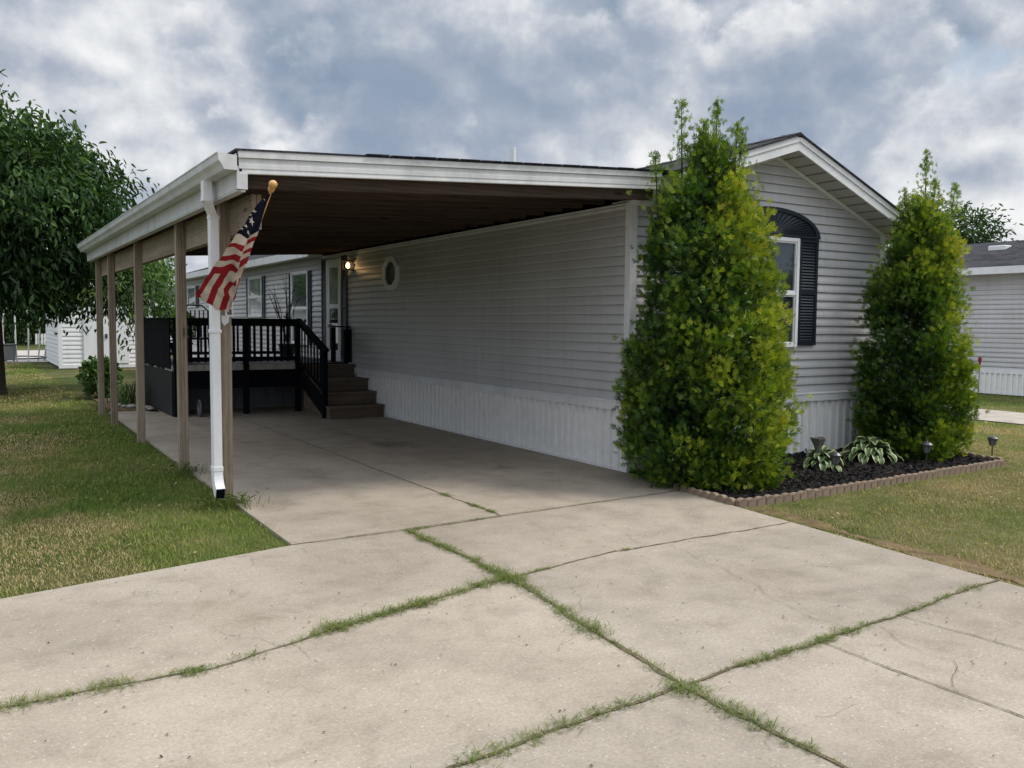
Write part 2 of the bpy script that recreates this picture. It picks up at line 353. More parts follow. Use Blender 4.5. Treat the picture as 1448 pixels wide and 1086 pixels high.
# ------------------------------------------------------------------ ground
def ground():
    g = G()
    xs = [-400, -120, -40, -12, -4.11, -.35, 4, 12, 40, 120, 500]; ys = [-120, -30, -9, -3, 3, 12, 30, 80, 200, 500]
    g.sheet([[(x, y, -.025) for x in xs] for y in ys])
    setp(g.build('ground', M['lawn']), kind='structure')
    # driveway slab: carport pad + wide apron
    g = G()
    pad = [(-4.11, -1.22), (-.35, -1.08), (-.1, 0), (-.1, 9.3), (-4.11, 9.3)]
    g.prism([(x, y, -.1) for x, y in [(-4.11, -1.25), (-.16, -1.05), (0.0, -.02), (0.0, 9.3), (-3.98, 9.3)]], (0, 0, .1))
    setp(g.build('driveway', M['concrete']), kind='structure')
    g = G()
    g.prism([(x, y, -.12) for x, y in [(-4.11, -1.255), (-5.94, -1.62), (-9.5, -2.4), (-9.5, -9), (-1.2, -9), (-.55, -4.5), (-.30, -1.86), (-.16, -1.055)]], (0, 0, .118))
    setp(g.build('driveway_apron', M['concrete']), kind='structure')
    g = G(); g.box(-40, 40, -16, -9.02, -.02, -.008)
    setp(g.build('street', M['road']), kind='structure')
    g = G(); g.prism([(8.9, -20, -.012), (10.9, -20, -.012), (10.9, 26, -.012), (8.9, 26, -.012)], (0, 0, .008))
    setp(g.build('gravel_drive', M['gravel']), kind='structure')
    g = G(); g.prism([(-30, 30.5, -.014), (-3.2, 30.5, -.014), (1.0, 34, -.014), (1.0, 45, -.014), (-30, 45, -.014)], (0, 0, .008))
    setp(g.build('back_road', M['road']), kind='structure')
ground()

# joints between the slabs
joints = {
 'A': [(-3.21, -1.26), (-3.20, -2.0), (-3.19, -2.74), (-3.29, -3.6), (-3.40, -4.54), (-3.40, -5.38), (-3.42, -7.0)],
 'B': [(-7.2, -3.38), (-5.98, -3.26), (-5.14, -3.28), (-4.26, -3.01), (-3.19, -2.74), (-2.21, -2.57), (-.54, -2.57), (-.36, -2.56)],
 'C': [(-7.3, -4.95), (-6.0, -4.8), (-4.61, -4.65), (-3.40, -4.54), (-1.9, -4.46), (-.60, -4.34), (-.53, -4.34)],
 'D': [(-4.11, -1.255), (-3.21, -1.26), (-2.31, -1.20), (-.44, -1.10), (-.16, -1.055)],
 'E': [(-2.31, -1.20), (-2.31, .8), (-2.28, 3.0), (-2.27, 4.91), (-2.26, 8.6)],
 'F': [(-2.42, -4.50), (-2.42, -4.9), (-2.41, -5.5), (-2.40, -8)],
 'G': [(-1.71, -4.43), (-1.66, -4.8), (-1.64, -5.09), (-1.6, -8)],
 'H': [(-2.0, -1.3), (-1.75, -1.75), (-1.9, -2.5)],
 'I': [(-1.75, -2.57), (-1.85, -3.2), (-2.1, -4.0), (-2.15, -4.45)],
 'J': [(-1.95, -4.5), (-2.1, -4.75), (-2.05, -5.0), (-2.42, -5.2)],
}
jw = {'A': .018, 'B': .007, 'C': .011, 'D': .007, 'E': .008, 'F': .005, 'G': .004, 'H': .0016, 'I': .0016, 'J': .002}
def resample(pts, step):
    out = []
    for (x0, y0), (x1, y1) in zip(pts, pts[1:]):
        n = max(1, int(math.hypot(x1 - x0, y1 - y0) / step))
        out += [(x0 + (x1 - x0) * i / n, y0 + (y1 - y0) * i / n) for i in range(n)]
    return out + [pts[-1]]
jpts = {}
g = G()
for zi, (k, pts) in enumerate(joints.items()):
    q = resample(pts, .05); n = len(q); amp = .012 if k in 'ABC' else .007
    if k in 'HIJ': amp = .035
    ph = rnd.random() * 9
    q2 = []
    for i, (x, y) in enumerate(q):
        a, b2 = q[max(0, i - 1)], q[min(n - 1, i + 1)]; dx, dy = b2[0] - a[0], b2[1] - a[1]; l = math.hypot(dx, dy) or 1
        o = amp * (math.sin(i * .31 + ph) * .6 + math.sin(i * .83 + 2 * ph) * .4) + rnd.uniform(-.3, .3) * amp
        q2.append((x - dy / l * o, y + dx / l * o, -dy / l, dx / l))
    jpts[k] = q2
    w = jw[k]; z = .0030 + zi * .0003
    g.sheet([[(x - nx * w * rnd.uniform(.1, 1.1), y - ny * w * rnd.uniform(.4, 1.1), z), (x + nx * w * rnd.uniform(.4, 1.1), y + ny * w * rnd.uniform(.4, 1.1), z)] for x, y, nx, ny in q2])
setp(g.build('slab_joints', M['joint']), kind='structure')

# blades of grass: (x,y) arrays -> mesh
BV = np.array([[-.5, 0, 0], [.5, 0, 0], [.32, .55, .12], [-.32, .55, .12], [0, 1, .42]]); 
def blades(name, X, Y, H, W, tint, mat, lean=.45, z0=-.025, parent=None):
    n = len(X); az = rng.uniform(0, 2 * np.pi, n); ln = np.abs(rng.normal(lean, .25, n))
    up = np.stack([np.cos(az) * ln, np.sin(az) * ln, np.ones(n)], 1); up /= np.linalg.norm(up, axis=1, keepdims=True)
    out = np.stack([np.cos(az), np.sin(az), -ln], 1); out /= np.linalg.norm(out, axis=1, keepdims=True)
    ra = rng.uniform(0, 2 * np.pi, n); side = np.cross(up, out); side = side * np.cos(ra)[:, None] * .6 + side * .4
    z = z0 if np.ndim(z0) else np.full(n, z0)
    B = np.stack([X, Y, z], 1)
    w = W[:, None] * .5; h = H[:, None]
    v0 = B - side * w; v1 = B + side * w; m = B + up * h * .6 + out * h * .08
    v2 = m + side * w * .75; v3 = m - side * w * .75; t = B + up * h + out * h * .38
    V = np.stack([v0, v1, v2, v3, t], 1).reshape(-1, 3); i = np.arange(n) * 5
    F = np.stack([np.stack([i, i + 1, i + 2], 1), np.stack([i, i + 2, i + 3], 1), np.stack([i + 3, i + 2, i + 4], 1)], 1).reshape(-1, 3)
    return arrays(name, V, F, mat, parent, np.clip(np.repeat(tint, 3), 0, 1))
def vnoise(X, Y, s, seed=0):
    r = np.random.default_rng(seed); T = r.random((64, 64))
    x = X * s; y = Y * s; xi = np.floor(x).astype(int); yi = np.floor(y).astype(int); fx = x - xi; fy = y - yi
    fx = fx * fx * (3 - 2 * fx); fy = fy * fy * (3 - 2 * fy)
    g_ = lambda a, b: T[a % 64, b % 64]
    return (g_(xi, yi) * (1 - fx) + g_(xi + 1, yi) * fx) * (1 - fy) + (g_(xi, yi + 1) * (1 - fx) + g_(xi + 1, yi + 1) * fx) * fy
def fbm(X, Y, s, seed=0): return (vnoise(X, Y, s, seed) * .5 + vnoise(X, Y, s * 2.1, seed + 1) * .3 + vnoise(X, Y, s * 4.3, seed + 2) * .2)
def region(x0, x1, y0, y1, dens, test):
    n = int((x1 - x0) * (y1 - y0) * dens); X = rng.uniform(x0, x1, n); Y = rng.uniform(y0, y1, n); k = test(X, Y); return X[k], Y[k]
def left_ok(X, Y):
    edge = -4.10 + .13 * (vnoise(X * 0, Y, 5, 3) * .6 + vnoise(X * 0, Y, 17, 4) * .4 - .42) + .01 * (Y > 8)
    front = -1.24 + np.where(X < -4.11, (X + 4.11) * .2, 0) - .10 * (vnoise(X, Y * 0, 6, 4) * .6 + vnoise(X, Y * 0, 19, 4) * .4 - .35)
    return (X < edge) & (Y > front)
def right_ok(X, Y):
    e = -.30 - (-1.86 - Y) * .095 + .03 * (vnoise(X * 0, Y, 5, 8) - .6) + .0
    bed = (X < 4.45) & (Y > -1.94 + (X + .25) * .035)
    return (X > e) & ~bed & ~((X > 8.8) & (X < 11.0))
gx, gy, gh, gw, gt = [], [], [], [], []
for (x0, x1, y0, y1, dens, hh, ww) in [(-7.6, -3.98, -2.1, 1.5, 6200, .043, .0050), (-7.6, -3.98, 1.5, 5, 3400, .043, .0065), (-8, -3.98, 5, 12, 1300, .05, .010), (-8, -1.0, 12, 30, 300, .06, .02)]:
    X, Y = region(x0, x1, y0, y1, dens, lambda X, Y: left_ok(X, Y) & ((Y < 10) | (X < -3.6) | (Y > 13)))
    p = fbm(X, Y, .8, 21); dry = np.clip((p - .43) * 5, 0, 1) * np.clip((-4.6 - X) * 1.3, .2, 1)
    dry = np.maximum(dry, np.clip((Y - 8) / 6, 0, .7) * (fbm(X, Y, .5, 33) > .45))
    for sx_, sy_, sr_ in ((-5.75, -.1, .42), (-5.95, -1.1, .3), (-5.68, -1.33, .18), (-5.55, .35, .3), (-5.9, 1.6, .5), (-5.6, 5.5, .8), (-6.2, 3.4, .6)):
        dry = np.maximum(dry, np.clip(1.5 - np.hypot(X - sx_, (Y - sy_) * .8) / sr_ + .9 * (fbm(X, Y, 4, 71) - .5), 0, 1))
    t = .16 + .50 * fbm(X, Y, 3, 5) + dry * .60 + rng.normal(0, .10, len(X)) + (rng.random(len(X)) < .05) * .4
    gx.append(X); gy.append(Y); gh.append(hh * rng.uniform(.5, 1.35, len(X)) * (1 - .45 * dry)); gw.append(np.full(len(X), ww)); gt.append(t)
for (x0, x1, y0, y1, dens, hh, ww) in [(-.7, 3.2, -5, -1.4, 4600, .03, .0050), (3.2, 8.8, -5, 1.2, 1900, .03, .0075), (4.4, 15, -3, 6, 900, .034, .011)]:
    X, Y = region(x0, x1, y0, y1, dens, right_ok)
    p = fbm(X, Y, .9, 51); edge = X + .30 + (-1.86 - Y) * .095
    dry = np.clip((p - .24) * 2.8, 0, 1); dry = np.maximum(dry, np.clip(1.2 - np.abs(edge - .17) * 9, 0, 1) * (fbm(X, Y, 2, 3) > .35))
    dry = dry * np.clip(((-1.75 - Y) + (X > 4.4) * 3) * 2.2, .15, 1)
    bare = (np.abs(edge - .19) < .07) & (rng.random(len(X)) < .85) & (fbm(X, Y, 2.6, 9) > .46)
    t = .22 + .36 * fbm(X, Y, 3, 15) + dry * .48 + rng.normal(0, .10, len(X)) + (rng.random(len(X)) < .08) * .3
    k = ~bare
    gx.append(X[k]); gy.append(Y[k]); gh.append((hh * rng.uniform(.5, 1.35, len(X)) * np.where(edge < .1, 1.3, 1))[k]); gw.append(np.full(k.sum(), ww)); gt.append(t[k])
setp(blades('lawn_grass', *map(np.concatenate, (gx, gy, gh, gw, gt)), M['grass'], .5), kind='stuff', label='short mown lawn grass, green with straw coloured dry patches', cat='grass')
g = G()   # bare earth strip along the drive edge
A = []
for i in range(60):
    y = -1.95 - i * .055; e = -.30 - (-1.86 - y) * .095
    w_ = .17 * max(.05, 2.2 * vnoise(np.array([0.]), np.array([y]), 2.3, 5)[0] - .35); A.append([(e + .17 - w_ * .5 + rnd.uniform(-.02, .02), y, -.019), (e + .18 + w_ * .6 + rnd.uniform(-.03, .03), y, -.019)])
g.sheet(A)
setp(g.build('bare_soil', M['soil']), kind='structure')

# weeds in the joints
wx, wy, wh, wt = [], [], [], []
def weed_run(k, a, b, dens, h, spread, tint=.3):
    q = jpts[k]; 
    for i in range(int((len(q) - 1) * a), int((len(q) - 1) * b)):
        x, y, nx, ny = q[i]
        loc = .18 + 2.2 * (.55 * vnoise(np.array([x]), np.array([y]), 4.5, 77)[0] + .45 * vnoise(np.array([x]), np.array([y]), 11, 78)[0]) ** 2.0 * 1.2
        for _ in range(int(dens * 2.1 * loc * rnd.uniform(.4, 1.5))):
            d = rnd.gauss(0, spread * 1.15 * (.4 + .6 * loc)); al = rnd.uniform(-.03, .03)
            wx.append(x + nx * d + ny * al); wy.append(y + ny * d - nx * al); wh.append(h * .82 * rnd.uniform(.4, 1.3) * (.45 + .55 * min(loc, 1.5))); wt.append(tint + rnd.gauss(0, .16) + (.35 if rnd.random() < .12 else 0))
weed_run('A', .0, .26, 34, .05, .022, .4); weed_run('A', .26, .60, 40, .058, .03, .42); weed_run('A', .60, .70, 36, .05, .028, .35)
weed_run('A', .70, .76, 14, .03, .012, .6)
weed_run('B', .12, .30, 24, .04, .022, .5); weed_run('B', .285, .315, 60, .045, .03, .35); weed_run('B', .36, .60, 40, .045, .024, .45); weed_run('B', .40, .50, 30, .06, .03, .4)
weed_run('B', .60, .65, 22, .03, .012, .5); weed_run('B', .74, .76, 34, .03, .015, .55); weed_run('B', .65, .95, 3, .018, .006, .7)
weed_run('C', .10, .34, 34, .045, .03, .6); weed_run('C', .34, .58, 40, .055, .028, .42); weed_run('C', .60, .99, 30, .036, .017, .42)
weed_run('D', .12, .26, 10, .025, .009, .5); weed_run('D', .24, .47, 20, .03, .010, .4); weed_run('D', .47, 1, 3, .016, .006, .7)
weed_run('E', .02, .07, 30, .035, .016, .4); weed_run('E', .10, .12, 30, .035, .02, .4); weed_run('E', .13, .8, 3, .015, .006, .6)
weed_run('F', 0, 1, 5, .012, .006, .6); weed_run('G', 0, 1, 4, .012, .006, .6)
for cx, cy in [(-4.97, -3.23), (-1.25, -3.55), (-4.78, -2.2), (-5.2, -1.95)]:
    for _ in range(110 if cx == -4.97 else 22):
        wx.append(cx + rnd.gauss(0, .05)); wy.append(cy + rnd.gauss(0, .035)); wh.append(rnd.uniform(.02, .05)); wt.append(.35 + rnd.gauss(0, .15))
wx, wy, wh, wt = map(np.array, (wx, wy, wh, wt))
setp(blades('joint_weeds', wx, wy, wh, np.full(len(wx), .0042), wt, M['weed'], 1.25, .002), kind='stuff', label='grass and weeds growing in the cracks between the driveway slabs', cat='weeds')
# loose litter on the concrete
n = 520; X = rng.uniform(-6.5, -.6, n); Y = rng.uniform(-6, -1.2, n)
D = rng.normal(0, 1, (n, 3)); D[:, 2] *= .08
LV = np.array([[-.5, 0, 0], [0, -.7, .02], [.5, 0, .1], [0, .7, .05]]); LF = np.array([[0, 1, 2, 3]])
setp(scatter('litter', LV, LF, np.stack([X, Y, np.full(n, .004)], 1), frames(D), rng.uniform(.004, .013, n), M['chip'], tint=rng.uniform(.3, 1.0, n)), kind='stuff', label='dry crumbs and leaf bits lying on the concrete', cat='litter')

n = 420; X = np.concatenate([rng.uniform(-6.6, -4.3, n), rng.uniform(0, 8, n // 2)]); Y = np.concatenate([rng.uniform(-1.2, 12, n), rng.uniform(-4, -2, n // 2)]); n = len(X)
D = rng.normal(0, 1, (n, 3)); D[:, 2] *= .3
setp(scatter('fallen_leaves', LV, LF, np.stack([X, Y, rng.uniform(.0, .02, n)], 1), frames(D, rng.uniform(-1, 1, n)), rng.uniform(.012, .03, n), M['weed'], tint=rng.uniform(.6, 1.0, n)), kind='stuff', label='scattered dry fallen leaves on the grass', cat='leaves')

# ------------------------------------------------------------------ siding helpers
def lap(g, p0, p1, z0, z1, outn, pitch=.105, clip=None, depth=.022):
    """clapboard courses from p0 to p1 (xy); outn = outward normal xy; clip(z)->(t0,t1)"""
    P0, P1 = Vector((*p0, 0)), Vector((*p1, 0)); o = Vector((*outn, 0)); z = z0
    while z < z1 - .001:
        zt = min(z + pitch, z1)
        def seg(zz): return clip(zz) if clip else (0, 1)
        a0, b0 = seg(z); a1, b1 = seg(zt)
        if b1 <= a1 + .01: a1 = b1 = (a0 + b0) / 2
        f = lambda t, d, zz: P0.lerp(P1, t) + o * d + Vector((0, 0, zz))
        m = z + (zt - z) * .30
        g.add([f(a0, 0, z), f(b0, 0, z), f(b0, depth, z), f(a0, depth, z), f(a0, depth * .93, m), f(b0, depth * .93, m), f(a1, .002, zt), f(b1, .002, zt)],
              [(0, 1, 2, 3), (3, 2, 5, 4), (4, 5, 7, 6)])
        z = zt
def ribs(g, p0, p1, z0, z1, outn, period=.135, depth=.030):
    P0, P1 = Vector((*p0, 0)), Vector((*p1, 0)); o = Vector((*outn, 0)); Ln = (P1 - P0).length; u = (P1 - P0) / Ln
    s = 0; pts = []
    while s < Ln:
        for ds, d in ((0, 0), (.58, .0), (.61, depth), (.97, depth)):
            if s + ds * period <= Ln: pts.append((s + ds * period, d))
        s += period
    pts.append((Ln, 0))
    g.sheet([[P0 + u * a + o * d + Vector((0, 0, z)) for a, d in pts] for z in (z0, z1)])

# ------------------------------------------------------------------ the mobile home
HL, HW, WT, ZS, ZT = 22.4, 4.25, 2.90, .66, .765
home = thing('mobile_home', 'long grey vinyl sided single wide home with navy shutters beside the carport', 'house', (2.1, 11, 0))
PX, PZW = 2.17, 3.60
def gable_clip(z):
    lo = 0 if z <= 2.90 else (z - 2.90) / (PZW - 2.90) * PX / HW
    hi = 1 if z <= 2.84 else 1 - (z - 2.84) / (PZW - 2.84) * (HW - PX) / HW
    return (lo, hi)
g = G(); lap(g, (0, HL), (0, 0), ZT, WT, (-1, 0)); g.build('side_wall', M['siding'], home)
g = G(); lap(g, (0, 0), (HW, 0), ZT, PZW, (0, -1), clip=gable_clip); g.build('gable_wall', M['siding'], home)
g = G(); lap(g, (HW, 0), (HW, HL), ZT, 2.84, (1, 0)); lap(g, (HW, HL), (0, HL), ZT, PZW, (0, 1), clip=lambda z: (1 - gable_clip(z)[1], 1 - gable_clip(z)[0])); g.build('rear_wall', M['siding'], home)
g = G(); ribs(g, (0, HL), (0, 0), .015, ZS, (-1, 0)); ribs(g, (0, 0), (HW, 0), -.02, ZS, (0, -1)); ribs(g, (HW, 0), (HW, HL), -.02, ZS, (1, 0))
g.build('skirting', M['skirt'], home)
g = G()
g.box(-.046, -.001, -.046, HL, ZS, ZT + .004); g.box(-.001, HW + .02, -.046, -.001, ZS, ZT + .004); g.box(HW + .001, HW + .026, -.001, HL, ZS, ZT + .004)
g.box(-.054, -.046, -.054, HL, ZT - .018, ZT - .002); g.box(-.046, HW + .02, -.054, -.046, ZT - .018, ZT - .002)
g.box(-.036, -.001, .05, HL, 0.0, .028); g.box(.05, HW, -.036, -.001, -.02, .02)
g.build('skirt_trim', M['trim'], home, .003)
g = G()
g.box(-.036, .0, -.036, .055, ZT + .005, WT); g.box(.0, .06, -.036, -.001, ZT + .005, WT)
g.build('corner_trim', M['trim'], home, .004); g = G()
g.box(HW - .06, HW + .03, -.03, -.001, ZT + .005, 2.84); g.box(HW + .001, HW + .03, -.001, .06, ZT + .005, 2.84)
g.build('corner_trim', M['trim'], home, .004); g = G()
g.box(-.038, .0, -.038, .05, .0, ZS - .001); g.box(.0, .05, -.038, -.001, .0, ZS - .001)
g.build('corner_trim', M['trim'], home, .004)
# eave frieze where the carport joins, and soffit returns
g = G()
g.box(-.02, -.004, .06, 9.5, WT - .06, WT + .0); g.box(-.30, -.001, 9.5, HL + .2, WT + .0, WT + .03); g.box(-.32, -.30, 9.5, HL + .2, WT - .02, WT + .13)
g.box(-.06, .35, -.20, -.035, 2.86, 2.98)
g.build('eave_fascia', M['trim'], home, .003)
# roof
OV = .36
def rz_(x): # roof surface underside line
    return PZW + .0 + .02 - (PX - x) * .315 if x <= PX else PZW + .02 - (x - PX) * .385
XL, XR = -.30, HW + .30
g = G()
for dz, th in ((.17, .02),):
    for x0, x1 in ((XL, PX), (PX, XR)):
        a, b_ = rz_(x0) + dz, rz_(x1) + dz
        g.hexa([(x0, -OV - .03, a), (x1, -OV - .03, b_), (x1, HL + .3, b_), (x0, HL + .3, a), (x0, -OV - .03, a + th), (x1, -OV - .03, b_ + th), (x1, HL + .3, b_ + th), (x0, HL + .3, a + th)])
roof = g.build('roof', M['roof'], home)
g = G()
for y in np.arange(-OV - .02, HL, .3):
    g.hexa([(PX - .13, y, rz_(PX - .13) + .194), (PX + .13, y, rz_(PX + .13) + .194), (PX + .13, y + .28, rz_(PX + .13) + .194), (PX - .13, y + .28, rz_(PX - .13) + .194),
            (PX - .13, y, rz_(PX - .13) + .20), (PX + .0, y, rz_(PX) + .206), (PX, y + .28, rz_(PX) + .214), (PX - .13, y + .28, rz_(PX - .13) + .206)])
g.build('ridge_cap', M['roof'], roof)
g = G()
for x0, x1 in ((XL + .02, PX), (PX, XR)):
    for (y0, y1, d0, d1) in ((-OV, -OV + .025, .0, .168), (-OV - .012, -OV - .001, .10, .17)):
        g.hexa([(x0, y0, rz_(x0) + d0), (x1, y0, rz_(x1) + d0), (x1, y1, rz_(x1) + d0), (x0, y1, rz_(x0) + d0), (x0, y0, rz_(x0) + d1), (x1, y0, rz_(x1) + d1), (x1, y1, rz_(x1) + d1), (x0, y1, rz_(x0) + d1)])
g.box(XR - .02, XR, -OV, HL + .2, rz_(XR) + .0, rz_(XR) + .168)
g.build('rake_board', M['trim'], home, .003)
g = G()
for x0, x1 in ((XL + .02, PX), (PX, XR - .02)):
    g.hexa([(x0, -OV + .026, rz_(x0) + .004), (x1, -OV + .026, rz_(x1) + .004), (x1, -.02, rz_(x1) + .004), (x0, -.02, rz_(x0) + .004), (x0, -OV + .026, rz_(x0) + .016), (x1, -OV + .026, rz_(x1) + .016), (x1, -.02, rz_(x1) + .016), (x0, -.02, rz_(x0) + .016)])
g.hexa([(HW + .03, -.02, 2.80), (XR - .02, -.02, rz_(XR)), (XR - .02, HL, rz_(XR)), (HW + .03, HL, 2.80), (HW + .03, -.02, 2.815), (XR - .02, -.02, rz_(XR) + .012), (XR - .02, HL, rz_(XR) + .012), (HW + .03, HL, 2.815)])
g.build('soffit', M['soffit'], home)
g = G()
for x0, x1 in ((.02, PX), (PX, HW)):
    g.hexa([(x0, -.034, rz_(x0) - .045), (x1, -.034, rz_(x1) - .045), (x1, -.001, rz_(x1) - .045), (x0, -.001, rz_(x0) - .045), (x0, -.034, rz_(x0) + .003), (x1, -.034, rz_(x1) + .003), (x1, -.001, rz_(x1) + .003), (x0, -.001, rz_(x0) + .003)])
g.build('gable_trim', M['trim'], home, .002)
g = G(); g.tube([(.8, 3.7, 3.2), (.8, 3.7, 4.16)], .045, 12); g.build('vent_pipe', M['white'], home, smooth=False)

def louvre_shutter(parent, c, half, z0, z1, axis, outv):
    """c: centre coordinate along wall; axis 'x' wall faces -y ; 'y' wall faces -x"""
    g = G(); fr = .045
    def B(a0, a1, d0, d1, za, zb):
        if axis == 'x': g.box(a0, a1, -d1, -d0, za, zb)
        else: g.box(-d1, -d0, a0, a1, za, zb)
    B(c - half, c - half + fr, .028, .05, z0, z1); B(c + half - fr, c + half, .028, .05, z0, z1)
    B(c - half + fr, c + half - fr, .028, .05, z0, z0 + fr * 1.3); B(c - half + fr, c + half - fr, .028, .05, z1 - fr, z1); mid = (z0 + z1) / 2
    B(c - half + fr, c + half - fr, .028, .05, mid - .03, mid + .03)
    B(c - half + fr, c + half - fr, .026, .030, z0 + fr, z1 - fr)
    for za, zb in ((z0 + fr * 1.3, mid - .03), (mid + .03, z1 - fr)):
        n = max(2, int((zb - za) / .034)); st = (zb - za) / n
        for i in range(n):
            zz = za + i * st
            a0, a1 = c - half + fr + .001, c + half - fr - .001
            P = [(.030, zz), (.046, zz + .003), (.046, zz + .008), (.030, zz + st * .95)]
            if axis == 'x': g.prism([(a0, -d, z) for d, z in P], (a1 - a0, 0, 0))
            else: g.prism([(-d, a0, z) for d, z in P], (0, a1 - a0, 0))
    return g.build('shutter', M['shutter'], parent, .002)
def window(parent, axis, c, half, z0, z1, pane, rail=True, fr=.045):
    g = G()
    def B(a0, a1, d0, d1, za, zb, gg=None):
        gg = gg or g
        if axis == 'x': gg.box(a0, a1, -d1, -d0, za, zb)
        else: gg.box(-d1, -d0, a0, a1, za, zb)
    B(c - half, c - half + fr, .003, .062, z0, z1); B(c + half - fr, c + half, .003, .062, z0, z1)
    B(c - half + fr, c + half - fr, .003, .062, z0, z0 + fr); B(c - half + fr, c + half - fr, .003, .062, z1 - fr, z1)
    mid = (z0 + z1) / 2 - .01
    if rail: B(c - half + fr, c + half - fr, .003, .056, mid - .018, mid + .018)
    # inner sash
    s = .02
    for za, zb, d in ((z0 + fr, mid - .018, .046), (mid + .018, z1 - fr, .052)) if rail else ((z0 + fr, z1 - fr, .048),):
        B(c - half + fr, c - half + fr + s, .003, d, za, zb); B(c + half - fr - s, c + half - fr, .003, d, za, zb)
        B(c - half + fr + s, c + half - fr - s, .003, d, za, za + s); B(c - half + fr + s, c + half - fr - s, .003, d, zb - s, zb)
    f = g.build('window', M['white'], parent, .002)
    p = G(); B(c - half + fr, c + half - fr, .0285, .031, z0 + fr, z1 - fr, p); p.build('pane', pane, f)
    return f
# front window with arch and shutters
window(home, 'x', 2.13, .465, 1.34, 2.66, M['glass'])
louvre_shutter(home, 2.78, .17, 1.36, 2.665, 'x', None); louvre_shutter(home, 1.48, .17, 1.36, 2.665, 'x', None)
g = G(); ca, ra, rb = 2.13, .83, .335; K = 24
arc = [(ca + ra * math.cos(math.pi * i / K), 2.672 + rb * math.sin(math.pi * i / K)) for i in range(K + 1)]
arc2 = [(ca + (ra - .07) * math.cos(math.pi * i / K), 2.70 + (rb - .075) * math.sin(math.pi * i / K)) for i in range(K + 1)]
for i in range(K):
    a, b_ = arc[i], arc[i + 1]; c_, d_ = arc2[i], arc2[i + 1]
    g.add([(a[0], -.065, a[1]), (b_[0], -.065, b_[1]), (d_[0], -.058, d_[1]), (c_[0], -.058, c_[1]), (a[0], -.003, a[1]), (b_[0], -.003, b_[1]), (c_[0], -.036, c_[1]), (d_[0], -.036, d_[1])],
          [(0, 1, 2, 3), (0, 4, 5, 1), (3, 2, 7, 6)])
for i in range(K):   # radiating fan folds
    c_, d_ = arc2[i], arc2[i + 1]; o = (ca, 2.70)
    mx, mz = (c_[0] + d_[0]) / 2, (c_[1] + d_[1]) / 2
    g.add([(o[0], -.045, o[1]), (c_[0], -.036, c_[1]), (mx, -.050, mz), (d_[0], -.036, d_[1])], [(0, 1, 2), (0, 2, 3)])
g.box(ca - ra, ca + ra, -.066, -.003, 2.668, 2.699)
g.build('arch_header', M['shutter'], home)
# side windows along the far half
for (s0, s1, z0, z1, pn, sh) in [(10.14, 11.57, 1.12, 2.66, 'glass', .17), (13.43, 15.0, 1.70, 2.69, 'glass_lite', .2), (20.4, 22.2, 2.02, 2.68, 'glass_green', .3)]:
    c = (s0 + s1) / 2; sw = sh
    window(home, 'y', c, (s1 - s0) / 2 - sw * 1.02 - .0, z0, z1, M[pn], rail=pn != 'glass_green')
    louvre_shutter(home, s0 + sw / 2, sw / 2, z0, z1 - .01, 'y', None); louvre_shutter(home, s1 - sw / 2, sw / 2, z0, z1 - .01, 'y', None)
# door with storm glass
g = G()
y0, y1 = 8.44, 9.20
g.box(-.055, -.003, y0, y0 + .07, .84, 2.80); g.box(-.055, -.003, y1 - .07, y1, .84, 2.80); g.box(-.055, -.003, y0 + .07, y1 - .07, 2.72, 2.80)
g.box(-.048, -.003, y0 + .07, y0 + .15, .86, 2.72); g.box(-.048, -.003, y1 - .15, y1 - .07, .86, 2.72)
g.box(-.046, -.003, y0 + .15, y1 - .15, 1.86, 1.94); g.box(-.046, -.003, y0 + .15, y1 - .15, .86, 1.06); g.box(-.046, -.003, y0 + .15, y1 - .15, 2.64, 2.72)
door = g.build('door', M['white'], home, .002)
g = G(); g.box(-.034, -.029, y0 + .15, y1 - .15, 1.94, 2.64); g.build('pane', M['glass_lite'], door)
g = G(); g.box(-.034, -.029, y0 + .15, y1 - .15, 1.06, 1.86); g.build('pane', M['glass'], door)
g = G(); g.box(-.085, -.048, y1 - .135, y1 - .10, 1.50, 1.56); g.box(-.10, -.085, y1 - .20, y1 - .10, 1.515, 1.535); g.build('handle', M['white'], door)
louvre_shutter(home, 8.285, .14, .9, 2.84, 'y', None); louvre_shutter(home, 9.36, .14, .9, 2.84, 'y', None)
# octagon window
g = G(); oy, oz = 6.17, 2.415; K = 8
def octp(ry, rzv, d): return [(-d, oy + ry * math.cos(math.pi / 8 + math.pi * k / 4), oz + rzv * math.sin(math.pi / 8 + math.pi * k / 4)) for k in range(8)]
A, B_, C_, D_ = octp(.335, .30, .004), octp(.335, .30, .055), octp(.235, .21, .06), octp(.225, .20, .032)
vs = A + B_ + C_ + D_
g.add(vs, [(r * 8 + k, r * 8 + (k + 1) % 8, (r + 1) * 8 + (k + 1) % 8, (r + 1) * 8 + k) for r in range(3) for k in range(8)])
ow = g.build('octagon_window', M['white'], home, label='small octagonal window with white frame')
g = G(); g.add(octp(.23, .205, .036), [tuple(range(8))]); g.build('pane', M['glass_dark'], ow)
